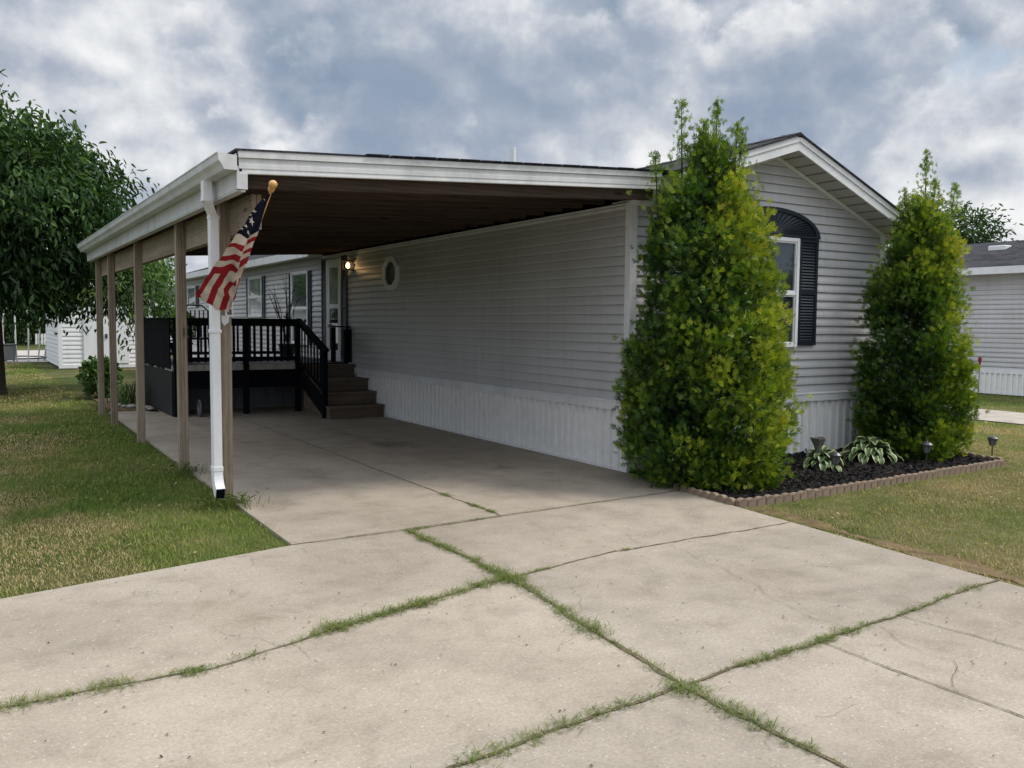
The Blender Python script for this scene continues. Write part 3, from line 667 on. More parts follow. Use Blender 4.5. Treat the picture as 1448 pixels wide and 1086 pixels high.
# wall lantern
g = G(); ly, lz = 7.88, 2.63
g.box(-.03, -.004, ly - .06, ly + .06, lz - .10, lz + .07); g.box(-.16, -.03, ly - .015, ly + .015, lz + .085, lz + .10)
g.box(-.20, -.04, ly - .085, ly + .085, lz + .065, lz + .085); g.box(-.19, -.05, ly - .075, ly + .075, lz - .075, lz - .06)
for dx in (-.19, -.055):
    for dy in (-.075, .068): g.box(dx, dx + .007, ly + dy, ly + dy + .007, lz - .06, lz + .065)
lan = g.build('wall_lantern', M['metal_dark'], home, label='lit wall lantern beside the door')
g = G(); g.lathe([(.012, -.05), (.032, -.03), (.036, .0), (.026, .03), (.010, .05)], (-.12, ly, lz), 12); g.build('bulb', M['bulb'], lan, smooth=True)

# ------------------------------------------------------------------ the carport
cp = thing('carport', 'open lean-to carport on weathered wooden posts with white fascia', 'carport', (-2.1, 4.4, 0))
YF, YB, XO = -.44, 9.40, -4.22
def cz(x): return 2.735 + .0580 * (x + 4.16)      # underside of fascia board
for i, (py, lean) in enumerate([(.57, .006), (2.39, .0), (5.07, .004), (7.54, -.003), (9.07, .004)]):
    g = G(); h = .0475
    px = -4.12
    b0 = [(px - h, py - h), (px + h, py - h), (px + h, py + h), (px - h, py + h)]
    zt = 2.63
    g.hexa([(x, y, -.03) for x, y in b0] + [(x + lean, y, zt) for x, y in b0]); g.build('post', M['post'], cp, .004)
for xb in (-4.072, -4.030):
    g = G(); g.box(xb, xb + .038, -.17, 9.2, 2.345, 2.625); g.build('beam', M['beam'], cp, .003)
yy = YF + .06; k = 0
while yy < YB - .05:
    g = G(); x0, x1 = -4.19, -.035; t = .038; d = .185 if k == 0 else .14
    top0, top1 = cz(x0) + .085, cz(x1) + .085
    g.hexa([(x0, yy, top0 - d), (x1, yy, top1 - d), (x1, yy + t, top1 - d), (x0, yy + t, top0 - d), (x0, yy, top0), (x1, yy, top1), (x1, yy + t, top1), (x0, yy + t, top0)])
    g.build('rafter', M['rafter'], cp, .002); yy += .40; k += 1
g = G(); g.hexa([(-4.2, YF + .03, cz(-4.2) + .088), (-.0, YF + .03, cz(0) + .088), (-.0, YB - .03, cz(0) + .088), (-4.2, YB - .03, cz(-4.2) + .088), (-4.2, YF + .03, cz(-4.2) + .10), (-.0, YF + .03, cz(0) + .10), (-.0, YB - .03, cz(0) + .10), (-4.2, YB - .03, cz(-4.2) + .10)])
g.build('ceiling_boards', M['rafter'], cp)
g = G()
def slab(g, x0, x1, y0, y1, d0, d1, xf=lambda x: cz(x)):
    g.hexa([(x0, y0, xf(x0) + d0), (x1, y0, xf(x1) + d0), (x1, y1, xf(x1) + d0), (x0, y1, xf(x0) + d0), (x0, y0, xf(x0) + d1), (x1, y0, xf(x1) + d1), (x1, y1, xf(x1) + d1), (x0, y1, xf(x0) + d1)])
slab(g, -4.27, .30, YF - .02, YB + .02, .176, .190); 
for k in range(16): # ragged shingle tabs at the front edge
    x = -3.2 + k * .22; slab(g, x, x + .20, YF - .035, YF + .25, .1905, .196 + .004 * rnd.random())
g.build('roof_covering', M['roof'], cp)
g = G(); slab(g, -4.24, .02, YF, YF + .022, 0, .120); slab(g, -4.245, .02, YF - .014, YF + .022, .122, .175)
slab(g, -4.24, .02, YF - .006, YF - .0005, .002, .018); slab(g, -4.24, .02, YF - .004, YF - .0005, .040, .078)
g.build('front_fascia', M['gutter'], cp, .002)
g = G(); g.box(-4.255, -4.215, YF + .0, YB, 2.615, 2.79); g.box(-4.262, -4.18, YF - .022, YF - .001, 2.612, 2.735); g.box(-4.255, -4.185, YF + .024, YB, 2.600, 2.612)
g.build('frieze_board', M['gutter'], cp, .002)
# K-style gutter
prof = [(-4.258, 2.755), (-4.355, 2.755), (-4.372, 2.79), (-4.395, 2.82), (-4.402, 2.865), (-4.408, 2.872), (-4.408, 2.880), (-4.392, 2.880), (-4.39, 2.868), (-4.38, 2.82), (-4.345, 2.764), (-4.262, 2.764)]
g = G(); g.prism([(x, YF - .01, z) for x, z in prof], (0, YB - YF, 0))
g.prism([(x, YF - .016, z) for x, z in [(-4.258, 2.755), (-4.355, 2.755), (-4.372, 2.79), (-4.395, 2.82), (-4.402, 2.865), (-4.405, 2.877), (-4.258, 2.866)]], (0, .005, 0))
g.prism([(x, YB - .012, z) for x, z in [(-4.258, 2.755), (-4.355, 2.755), (-4.372, 2.79), (-4.395, 2.82), (-4.402, 2.865), (-4.258, 2.866)]], (0, .004, 0))
g.box(-4.262, -4.257, YF, YB, 2.757, 2.885)
g.build('gutter', M['gutter'], cp)
# downspout : rectangular section swept
def sweep(g, path, wx, wy):
    n = len(path); rows = []
    for x, y, z, tx, tz in path:   # tilt of the section in the x/z plane
        rows.append([(x - wx * tx, y - wy, z - wx * tz), (x + wx * tx, y - wy, z + wx * tz), (x + wx * tx, y + wy, z + wx * tz), (x - wx * tx, y + wy, z - wx * tz)])
    vs = [p for r in rows for p in r]; fs = [(i * 4 + k, i * 4 + (k + 1) % 4, (i + 1) * 4 + (k + 1) % 4, (i + 1) * 4 + k) for i in range(n - 1) for k in range(4)]
    g.add(vs, fs)
dy = .33
g = G(); sweep(g, [(-4.33, dy - .09, 2.757, 1, 0), (-4.33, dy - .09, 2.60, 1, 0), (-4.322, dy - .085, 2.58, .95, -.2), (-4.262, dy + .01, 2.49, .95, -.25), (-4.252, dy + .03, 2.47, 1, 0), (-4.250, dy + .03, .33, 1, 0)], .036, .048)
for zz in (2.60, 2.475): g.box(-4.37 if zz > 2.55 else -4.293, -4.292 if zz > 2.55 else -4.209, (dy - .142) if zz > 2.55 else dy - .022, (dy - .038) if zz > 2.55 else dy + .082, zz - .012, zz + .012)
g.box(-4.292, -4.208, dy - .024, dy + .084, .31, .35); g.box(-4.294, -4.206, dy - .026, dy + .086, 1.5, 1.53)
g.build('downspout', M['white'], cp, .003)
g = G(); rows = []   # elbow shoe kicking toward the front
for i in range(6):
    a = R(68) * i / 5; cy_ = dy + .03 - .17 * (1 - math.cos(a)); cz_ = .31 - .20 * math.sin(a)
    ny, nz = math.cos(a), math.sin(a); rows.append([(-4.288, cy_ - .05 * ny, cz_ + .05 * nz), (-4.212, cy_ - .05 * ny, cz_ + .05 * nz), (-4.212, cy_ + .05 * ny, cz_ - .05 * nz), (-4.288, cy_ + .05 * ny, cz_ - .05 * nz)])
rows = [[(x, y, z) for x, y, z in r] for r in rows]
vs = [p for r in rows for p in r]
g.add(vs, [(i * 4 + k, i * 4 + (k + 1) % 4, (i + 1) * 4 + (k + 1) % 4, (i + 1) * 4 + k) for i in range(5) for k in range(4)])
g.build('elbow', M['white'], cp)
g = G(); c_ = sum((Vector(p) for p in rows[-1]), Vector()) / 4; g.add([c_ + (Vector(p) - c_) * .9 + Vector((0, -.001, -.001)) for p in rows[-1]], [(0, 1, 2, 3)]); g.build('elbow_mouth_shade', M['black'], cp)  # black sheet stands in for the shade inside the open pipe

# ------------------------------------------------------------------ flag
FB = Vector((-4.12, .42, 1.71)); FH = Vector((.8495, -.5275, 0)); FV = Vector((-.4026, -.6484, .6461)); FN = Vector((.3408, .5489, .7632))
outline = [(.647, 1.337), (.635, 1.327), (.577, 1.249), (.516, 1.187), (.45, 1.104), (.377, .997), (.313, .931), (.244, .846), (.195, .781), (.146, .708), (.038, .582), (-.004, .523), (-.089, .411), (-.18, .296), (-.194, .247), (-.157, .236), (-.153, .204), (-.118, .188), (-.071, .166), (-.055, .136), (-.025, .123), (.023, .1), (.034, .08), (.088, .172), (.121, .227), (.144, .251), (.199, .395), (.278, .562), (.318, .613), (.37, .728), (.413, .819), (.457, .892), (.483, .951), (.516, 1.027), (.571, 1.154), (.61, 1.236), (.657, 1.324)]
reds = [[(.244, .846), (.292, .824), (.362, .843), (.326, .783), (.271, .761), (.195, .781)], [(.146, .708), (.208, .691), (.298, .714), (.268, .652), (.149, .631), (.1, .65)],
 [(.038, .582), (.107, .57), (.252, .587), (.213, .521), (.078, .507), (.031, .509), (-.146, .275), (-.153, .228), (-.203, .228), (-.2, .296), (-.014, .523)],
 [(.079, .51), (.151, .515), (.085, .431), (.068, .394), (.023, .346), (-.072, .159), (-.123, .18), (-.024, .364), (.047, .459)],
 [(.207, .47), (.191, .414), (.089, .294), (.095, .251), (.019, .087), (-.03, .111), (.055, .279), (.06, .337), (.142, .404)],
 [(.222, .466), (.231, .461), (.142, .247), (.109, .217), (.161, .309)], [(.39, .892), (.465, .892), (.428, .836), (.368, .84)], [(.335, .783), (.398, .78), (.374, .725), (.317, .732)], [(.281, .67), (.346, .664), (.317, .608), (.254, .6)]]
reds[0][0] = (.22, .85); reds[1][0] = (.13, .71); 
canton = [(.649, 1.343), (.619, 1.327), (.583, 1.276), (.506, 1.187), (.439, 1.104), (.366, .997), (.302, .931), (.303, .913), (.347, .895), (.4, .904), (.425, .95), (.489, .951), (.532, 1.027), (.581, 1.154), (.62, 1.236), (.67, 1.324)]
fold = [(.70, 1.5), (.562, 1.126), (.425, .95), (.362, .843), (.326, .783), (.298, .714), (.256, .603), (.215, .516), (.207, .47), (.15, .2), (.1, .0)]
stars = [(.594, 1.27, .014), (.484, 1.128, .024), (.443, 1.086, .016), (.446, 1.04, .026), (.393, .997, .018), (.351, .964, .020), (.411, .961, .016)]
def inpoly(X, Y, P):
    r = np.zeros(X.shape, bool); n = len(P)
    for i in range(n):
        x0, y0 = P[i]; x1, y1 = P[(i + 1) % n]
        c = ((y0 > Y) != (y1 > Y)) & (X < (x1 - x0) * (Y - y0) / ((y1 - y0) or 1e-9) + x0); r ^= c
    return r
flag = thing('flag', 'striped flag with white stars hanging from an angled pole on the front post', 'flag', tuple(FB))
st = .0035; us = np.arange(-.22, .70, st); vs_ = np.arange(.06, 1.36, st); U, Vv = np.meshgrid(us, vs_)
Uc, Vc = U[:-1, :-1] + st / 2, Vv[:-1, :-1] + st / 2
inside = inpoly(Uc, Vc, outline); mi = np.zeros(Uc.shape, int)
for p in reds: mi[inpoly(Uc, Vc, p)] = 1
cant = inpoly(Uc, Vc, canton); mi[cant] = 2
for sx, sy, r_ in stars:
    pts = [(sx + (r_ if k % 2 == 0 else r_ * .42) * math.sin(math.pi * k / 5 + .3), sy + (r_ if k % 2 == 0 else r_ * .42) * math.cos(math.pi * k / 5 + .3)) for k in range(10)]
    mi[inpoly(Uc, Vc, pts)] = 0
fv = np.array(fold); fo = fv[np.argsort(fv[:, 1])]; foldu = np.interp(Vv, fo[:, 1], fo[:, 0])
d = U - foldu
off = -.035 * np.exp(-(d / .035) ** 2) + .02 * np.exp(-((d + .075) / .04) ** 2) - .018 * np.sin((U * 1.0 + Vv * .55) * 34) * np.clip((.75 - Vv) * 1.5, 0, 1) - .010 * np.sin(Vv * 26 + U * 18) - .02 * np.clip(-d / .3, 0, 1)
off += .02 * np.clip(d / .09, 0, 1) - .045 * np.clip((1.2 - Vv) * 3, 0, 1)
off -= .05 * np.clip((.6 - Vv) / .5, 0, 1)
P3 = np.array(FB)[None, None] + U[..., None] * np.array(FH) + Vv[..., None] * np.array(FV) + off[..., None] * np.array(FN)
idx = np.arange(U.size).reshape(U.shape); F = np.stack([idx[:-1, :-1], idx[:-1, 1:], idx[1:, 1:], idx[1:, :-1]], -1)[inside]
used, inv = np.unique(F, return_inverse=True); 
fl = arrays('cloth', P3.reshape(-1, 3)[used], inv.reshape(F.shape), M['f_white'], flag, smooth=True)
fl.data.materials.append(M['f_red']); fl.data.materials.append(M['f_blue']); fl.data.polygons.foreach_set('material_index', mi[inside].astype(np.int32))
def fp(u, v, o=0): return FB + FH * u + FV * v + FN * o
g = G(); g.tube([fp(-.002, -.008, -.02), fp(.655, 1.325, .015)], .010, 8); g.build('pole', M['brass'], flag, smooth=True)
g = G(); ax = (fp(.675, 1.372) - fp(.6, 1.22)).normalized(); c0 = fp(.652, 1.325, .012)
g.tube([c0 + ax * t for t in (-.02, .0, .02, .035, .045, .06, .075, .088, .096)], [.012, .022, .026, .020, .024, .032, .032, .022, .006], 14); g.build('finial', M['brass'], flag, smooth=True)
g = G()   # white bracket: ring plate above a shield
bx, by, bz = -4.105, .52, 1.70
def plate(g, pts, y0, y1): g.prism([(bx + a, y0, bz + b_) for a, b_ in pts], (0, y1 - y0, 0))
for (a0, a1, b0, b1) in ((-.02, -.008, -.06, .08), (.032, .044, -.06, .08), (-.008, .032, -.06, -.045), (-.008, .032, .005, .018), (-.008, .032, .065, .08)): plate(g, [(a0, b0), (a1, b0), (a1, b1), (a0, b1)], by - .03, by)
plate(g, [(-.03, -.14), (.005, -.11), (.012, -.06), (-.05, -.05), (-.05, -.11)], by - .022, by)
g.tube([(bx, by - .005, bz + .03), (bx + .01, by - .07, bz + .05), fp(0, .03, -.05)], .017, 8)
g.build('bracket', M['white'], flag)

# ------------------------------------------------------------------ deck
dk = thing('deck', 'black painted porch deck with railings and grey steps to the door', 'deck', (-1.5, 9.4, 0))
DX, DY0, DY1, DZ = -3.15, 8.0, 10.8, .86
g = G(); x = DX
while x < -.09:
    g.box(x, x + .135, DY0 - .02, DY1, DZ - .03, DZ); x += .14
g.build('floor', M['deckgrey'], dk, .003)
g = G(); g.box(DX, -1.06, DY0 - .045, DY0 - .021, DZ - .10, DZ - .002); g.box(DX - .025, DX - .001, DY0 - .045, DY1, DZ - .10, DZ - .002); g.build('edge_board', M['deckedge'], dk, .003)
g = G(); g.box(DX, -.06, DY0, DY0 + .04, .45, DZ - .031); g.box(DX, DX + .04, DY0 + .041, DY1, .45, DZ - .031); g.build('rim_joist', M['black'], dk)
for px_, py_, zt in ((DX + .045, DY0 + .0, 1.66), (-1.96, DY0, 1.64), (-1.045, DY0, 1.64), (DX + .045, DY1 - .1, 1.66)):
    g = G(); g.box(px_ - .045, px_ + .045, py_ - .09, py_ - .002, 0, zt - .03); g.build('post', M['black'], dk, .003)
g = G(); g.box(DX - .03, -.99, DY0 - .11, DY0 + .03, 1.61, 1.65); g.box(DX + .09, -2.01, DY0 - .075, DY0 - .035, 1.52, 1.609); g.box(-1.91, -1.095, DY0 - .075, DY0 - .035, 1.52, 1.609)
g.box(DX + .09, -2.01, DY0 - .075, DY0 - .035, .915, .99); g.box(-1.91, -1.095, DY0 - .075, DY0 - .035, .915, .99); g.build('handrail', M['black'], dk, .003)
x = DX + .17
while x < -1.12:
    if abs(x + 1.96) > .08:
        g = G(); g.box(x - .019, x + .019, DY0 - .034, DY0 + .002, .90, 1.58); g.build('baluster', M['black'], dk)
    x += .118
# solid boarded side rail and skirt
g = G(); y = DY0 + .02
while y < DY1 - .02:
    g.box(DX - .052, DX - .027, y, y + .135, .80 + rnd.uniform(-.03, .02), 1.62); y += .145
g.build('side_boards', M['black'], dk, .002)
g = G(); g.box(DX - .075, DX + .03, DY0 + .03, DY1, 1.622, 1.652); g.build('side_cap', M['black'], dk, .003)
g = G(); g.box(DX - .02, DX - .0, DY0 + .02, DY1, 0, .75); g.build('side_skirt', M['deckgrey'], dk)
g = G(); ribs(g, (DX + .1, 9.05), (-.05, 9.05), .02, .70, (0, -1), .11, .012); g.build('under_panel', M['grey'], dk)
# back railing toward far side
g = G(); g.box(DX, -.08, DY1 - .07, DY1 - .03, 1.58, 1.65); g.box(DX, -.08, DY1 - .07, DY1 - .03, .93, .99); g.build('back_rail', M['black'], dk)
x = DX + .1
while x < -.1:
    g = G(); g.box(x - .019, x + .019, DY1 - .066, DY1 - .034, .99, 1.58); g.build('baluster', M['black'], dk); x += .24
# stairs
steps = [(6.42, .205), (6.77, .41), (7.12, .615), (7.74, .835)]
for i, (y0, zt) in enumerate(steps):
    y1 = DY0 - .05 if i == 3 else steps[i + 1][0] + .02
    g = G(); x0, x1 = -1.02 + (.06 if i else 0), -.035
    g.box(x0 + .015, x1 - .01, y0 + .025, y1, 0.001 + i * .0, zt - .037); s = g.build('step', M['step'], dk, .003)
    g = G(); g.box(x0, x1, y0, y0 + (.17 if i < 3 else .12), zt - .036, zt); g.box(x0, x1, y0 + .175 if i < 3 else y0 + .125, y1 + .02, zt - .036, zt - .001); g.build('tread', M['step'], s, .004)
g = G(); g.box(-1.06, -.975, 6.60, 6.68, .0, 1.15); g.build('newel', M['black'], dk, .003)
def rail(y0, z0, y1, z1, x, w, h):
    g = G(); g.hexa([(x - w, y0, z0 - h), (x + w, y0, z0 - h), (x + w, y1, z1 - h), (x - w, y1, z1 - h), (x - w, y0, z0), (x + w, y0, z0), (x + w, y1, z1), (x - w, y1, z1)]); return g
rail(6.53, 1.15, 7.96, 1.66, -1.02, .045, .04).build('stair_rail', M['black'], dk, .003)
rail(6.6, 1.09, 7.95, 1.59, -1.02, .014, .05).build('stair_rail', M['black'], dk)
rail(6.6, .45, 7.95, .90, -1.02, .014, .05).build('stair_rail', M['black'], dk)
for k in range(7):
    y = 6.82 + k * .16; f = (y - 6.6) / 1.35
    g = G(); g.box(-1.032, -1.010, y - .012, y + .012, .40 + .45 * f, 1.06 + .5 * f); g.build('baluster', M['black'], dk)
g = G(); g.hexa([(-1.035, 6.68, 0.02), (-1.005, 6.68, .02), (-1.005, 7.9, 0.50), (-1.035, 7.9, .50), (-1.035, 6.68, .30), (-1.005, 6.68, .30), (-1.005, 7.9, .74), (-1.035, 7.9, .74)]); g.build('stringer', M['black'], dk)
for px_ in (-.27, -.10):
    g = G(); g.box(px_ - .05, px_ + .05 + (.03 if px_ > -.2 else -.03), DY0 - .04 + (0 if px_ > -.2 else .2), DY0 + .05 + (0 if px_ > -.2 else .2), .862, 1.47 if px_ > -.2 else 1.50); g.build('post', M['black'], dk, .003)
g = G(); g.box(-.30, -.05, DY0 - .05, DY0 + .26, 1.502, 1.53); g.build('post_cap', M['black'], dk, .003)

# things on the deck
def leaf_cluster(name, centre, rad, n, size, mat, parent, tint=(.5, .2), shape=LV, droop=0.):
    c = np.array(centre); D = rng.normal(0, 1, (n, 3)); D /= np.linalg.norm(D, axis=1, keepdims=True)
    r = rng.random(n) ** .45; P = c + D * r[:, None] * np.array(rad); Dd = D + rng.normal(0, .6, (n, 3)); Dd[:, 2] -= droop
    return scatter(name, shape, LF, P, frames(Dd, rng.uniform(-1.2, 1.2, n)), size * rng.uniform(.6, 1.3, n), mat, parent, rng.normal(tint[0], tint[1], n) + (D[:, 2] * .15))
def pot(g, c, r, h): g.lathe([(r * .68, 0), (r * .98, h * .9), (r * 1.08, h * .9), (r * 1.08, h), (r * .9, h), (r * .88, h * .9), (.01, h * .88)], c, 18)
t = thing('potted_shrub', 'leafless potted shrub with upright bare twigs near the deck window', 'shrub', (-.62, 9.9, DZ))
g = G(); pot(g, (-.62, 9.9, DZ), .17, .30); g.build('pot', M['metal_dark'], t)
g = G()
for k in range(15):
    a = rnd.uniform(0, 6.28); r1 = rnd.uniform(.15, .42); h = rnd.uniform(.9, 1.45); p = Vector((-.62, 9.9, DZ + .26)); pts = [p]
    for s in range(1, 6):
        f = s / 5; pts.append(Vector((-.62 + math.cos(a) * r1 * f ** 1.3 + rnd.uniform(-.02, .02), 9.9 + math.sin(a) * r1 * f ** 1.3 + rnd.uniform(-.02, .02), DZ + .26 + h * f)))
    g.tube(pts, [.009, .008, .007, .006, .005, .003], 5)
    for s in (2, 3, 4):
        q = pts[s]; g.tube([q, q + Vector((rnd.uniform(-.16, .16), rnd.uniform(-.16, .16), rnd.uniform(.05, .25)))], [.005, .002], 4)
g.build('twig', M['twig'], t)
t = thing('potted_plant', 'leafy yellow green plant in a dark pot behind the deck railing', 'plant', (-2.7, 9.6, DZ))
g = G(); pot(g, (-2.7, 9.6, DZ), .2, .34); g.build('pot', M['metal_dark'], t)
leaf_cluster('foliage', (-2.7, 9.6, DZ + .62), (.30, .30, .34), 420, .075, M['fartree'], t, (.75, .2))
t = thing('patio_chair', 'dark metal patio chair standing on the deck behind the railing', 'chair', (-2.6, 8.9, DZ))
cx_, cy_ = -2.55, 8.85
g = G(); g.box(cx_ - .25, cx_ + .25, cy_ - .24, cy_ + .24, DZ + .41, DZ + .45); g.build('seat', M['metal_dark'], t, .01)
for sx in (-1, 1):
    for sy in (-1, 1):
        g = G(); g.tube([(cx_ + sx * .22, cy_ + sy * .21, DZ + .41), (cx_ + sx * .26, cy_ + sy * .26, DZ)], .014, 8); g.build('leg', M['metal_dark'], t)
g = G()
for k in range(7): g.box(cx_ - .24 + k * .075, cx_ - .22 + k * .075, cy_ + .22, cy_ + .24, DZ + .45, DZ + .93)
g.tube([(cx_ - .25, cy_ + .23, DZ + .45), (cx_ - .25, cy_ + .25, DZ + .9), (cx_ - .12, cy_ + .26, DZ + 1.02), (cx_ + .12, cy_ + .26, DZ + 1.02), (cx_ + .25, cy_ + .25, DZ + .9), (cx_ + .25, cy_ + .23, DZ + .45)], .014, 8)
g.build('backrest', M['metal_dark'], t)
for sx in (-1, 1):
    g = G(); g.tube([(cx_ + sx * .25, cy_ - .2, DZ + .43), (cx_ + sx * .27, cy_ - .2, DZ + .64), (cx_ + sx * .27, cy_ + .24, DZ + .66)], .012, 8); g.build('armrest', M['metal_dark'], t)
t = thing('patio_table', 'small round dark patio table in the middle of the deck', 'table', (-1.55, 9.0, DZ))
g = G(); g.lathe([(.33, .68), (.36, .69), (.36, .71), (.33, .72)], (-1.55, 9.2, DZ), 24); g.build('tabletop', M['metal_dark'], t)
g = G(); g.tube([(-1.55, 9.2, DZ), (-1.55, 9.2, DZ + .68)], .025, 10); g.lathe([(.2, 0), (.19, .02), (.03, .04)], (-1.55, 9.2, DZ), 18); g.build('leg', M['metal_dark'], t)
g = G(); K = 40
for turn in range(3):
    r = .13 - turn * .022
    g.tube([(-2.78 + turn * .01, 7.80 + r * math.cos(a), .15 + r * math.sin(a)) for a in np.linspace(0, 6.28, 24)], .012, 6, cap=False)
setp(g.build('hose_coil', M['grey'], smooth=True), 'coiled grey hose leaning at the foot of the deck post', 'hose')

# ------------------------------------------------------------------ garden bed
g = G()
bed = [(.0, -.02), (-.20, -1.0), (-.27, -1.84), (.3, -1.88), (4.3, -1.72), (4.42, -.9), (4.4, -.0)]
g.prism([(x, y, -.03) for x, y in bed], (0, 0, .045)); setp(g.build('mulch_bed', M['mulch']), kind='structure')
X, Y = region(-.25, 4.4, -1.8, -.02, 1500, lambda X, Y: (Y < 0) & (Y > -1.80 + (X + .27) * .02) & (X > -.02 + Y * .13))
n = len(X); D = rng.normal(0, 1, (n, 3)); D[:, 2] *= .35
CV = np.array([[-.25, 0, 0], [-.2, 1, .05], [.2, 1.1, .1], [.25, 0, .05]])
setp(scatter('mulch_chips', CV, LF, np.stack([X, Y, np.full(n, .018) + rng.random(n) * .012], 1), frames(D, rng.uniform(0, 3, n)), rng.uniform(.012, .04, n), M['chip'], tint=rng.beta(1.4, 3, n)), kind='stuff', label='black wood mulch chips covering the garden bed', cat='mulch')
def edging(path, w=.108):
    pts = resample(path, w); out = []
    for (x0, y0), (x1, y1) in zip(pts, pts[1:]): out.append(((x0 + x1) / 2, (y0 + y1) / 2, math.atan2(y1 - y0, x1 - x0)))
    return out
def edge_block():
    g = G(); w, d, h = .0525, .026, .058; K = 8
    prof = [(-w, -.04), (w, -.04), (w, h * .55)] + [(w * math.cos(math.pi * k / K), h * .55 + h * .45 * math.sin(math.pi * k / K)) for k in range(1, K)] + [(-w, h * .55)]
    g.prism([(a, d, z) for a, z in prof], (0, -2 * d, 0)); return g
blk = edging([(-.18, -.95), (-.235, -1.4), (-.27, -1.84)]) + edging([(-.27, -1.86), (.4, -1.89), (4.28, -1.72)]) + edging([(4.34, -1.68), (4.42, -1.2), (4.42, -.1)])
proto = edge_block().build('edging_block', M['edging'], None, .006)
setp(proto, 'brown scalloped concrete edging block set in the row around the mulch bed', 'edging block', 'scalloped edging blocks around the bed')
for i, (x, y, a) in enumerate(blk):
    o = proto if i == 0 else proto.copy()
    if i: col.objects.link(o)
    o.location = (x, y, 0.0 + rnd.uniform(-.006, .006)); o.rotation_euler = (rnd.uniform(-.05, .05), rnd.uniform(-.04, .04), a + rnd.uniform(-.05, .05))

def hosta(x, y, r, h, n, label, seed):
    rg = random.Random(seed); V = []; F = []; E = []
    for k in range(n):
        ring = ((k + .5) / n) ** .6; a = k * 2.39996 + rg.uniform(-.25, .25); bl = rg.uniform(.15, .20) * (r / .5) ** .5; w = bl * rg.uniform(.24, .30)
        hd = Vector((math.cos(a), math.sin(a), 0)); sd = Vector((-math.sin(a), math.cos(a), 0)); up = Vector((0, 0, 1))
        rr = (r - bl * .55) * ring * rg.uniform(.85, 1.08); zz = h * (1 - .72 * ring ** 1.8) * rg.uniform(.85, 1.05)
        p0 = Vector((x, y, .01)); p1 = p0 + hd * rr + up * max(zz, .05); rows, cols = 9, 5; b0 = len(V)
        e = R(48 - 60 * ring + rg.uniform(-10, 10)); p = p1.copy()
        for i in range(rows + 1):
            if i == 0: q, wd = p0 + hd * .02, .004
            elif i == 1: q, wd = p0.lerp(p1, .55) + up * .02, .004
            else:
                f = (i - 2) / (rows - 2); q = p.copy(); wd = w * (math.sin(math.pi * min(1, .10 + .90 * f) ** .78)) ** .85 + .0015 if f < 1 else .001
                p = p + (hd * math.cos(e) + up * math.sin(e)) * (bl / (rows - 2)); e -= R(13)
            nrm = (sd.cross(hd * math.cos(e) + up * math.sin(e)) * -1).normalized()
            for j in range(cols):
                u = j / (cols - 1) * 2 - 1; V.append(q + sd * wd * u + nrm * (abs(u) * wd * .35)); E.append(abs(u) * .9 if 1 < i < rows else (.9 if i == rows else .4))
        for i in range(rows):
            for j in range(cols - 1): q_ = b0 + i * cols + j; F.append((q_, q_ + 1, q_ + cols + 1, q_ + cols))
    o = arrays('hosta', np.array([tuple(v) for v in V]), np.array(F), M['hosta'], None, smooth=True, pt=np.array(E)); setp(o, label, 'plant')
hosta(3.0, -.84, .37, .24, 70, 'large round hosta with white edged leaves between the two conifers', 1)
hosta(2.02, -.96, .26, .20, 40, 'smaller hosta with white edged leaves under the grey urn', 2)

def lamp(x, y, label, s=1.0, rot=0):
    t = thing('solar_lamp', label, 'garden lamp', (x, y, 0), 'solar lamps along the bed edging')
    g = G(); g.tube([(x, y, -.04), (x, y, .17 * s)], .007, 8); g.build('stake', M['metal_dark'], t)
    g = G(); g.lathe([(.018, .165 * s), (.030, .175 * s), (.048, .255 * s)], (x, y, 0), 6); g.build('lens', M['grey'], t)
    g = G()
    for k in range(6):
        a = math.pi * k / 3; g.tube([(x + .030 * math.cos(a), y + .030 * math.sin(a), .17 * s), (x + .051 * math.cos(a), y + .051 * math.sin(a), .258 * s)], .003, 4)
    g.build('cage', M['metal_dark'], t)
    g = G(); g.lathe([(.066, .255 * s), (.068, .263 * s), (.045, .285 * s), (.012, .297 * s), (.004, .305 * s)], (x, y, 0), 12); g.build('cap', M['metal_dark'], t)
lamp(1.52, -1.50, 'black solar garden lamp on a stake in front of the smaller hosta', 1.05)
lamp(3.22, -1.42, 'black solar garden lamp on a stake in front of the right conifer')
lamp(4.56, -1.42, 'black solar garden lamp at the far right corner of the bed, against the lawn', .95)
t = thing('garden_urn', 'flared grey urn planter standing in the smaller hosta', 'urn', (1.96, -.93, 0))
g = G(); g.lathe([(.05, 0), (.035, .05), (.022, .14), (.028, .2), (.05, .28), (.082, .345), (.088, .35), (.088, .365), (.075, .365), (.06, .33), (.01, .30)], (1.96, -.93, 0), 8); g.build('bowl', M['planter'], t)
g = G(); g.lathe([(.07, -.02), (.07, .015), (.05, .02)], (1.96, -.93, 0), 16); g.build('foot', M['planter'], t)

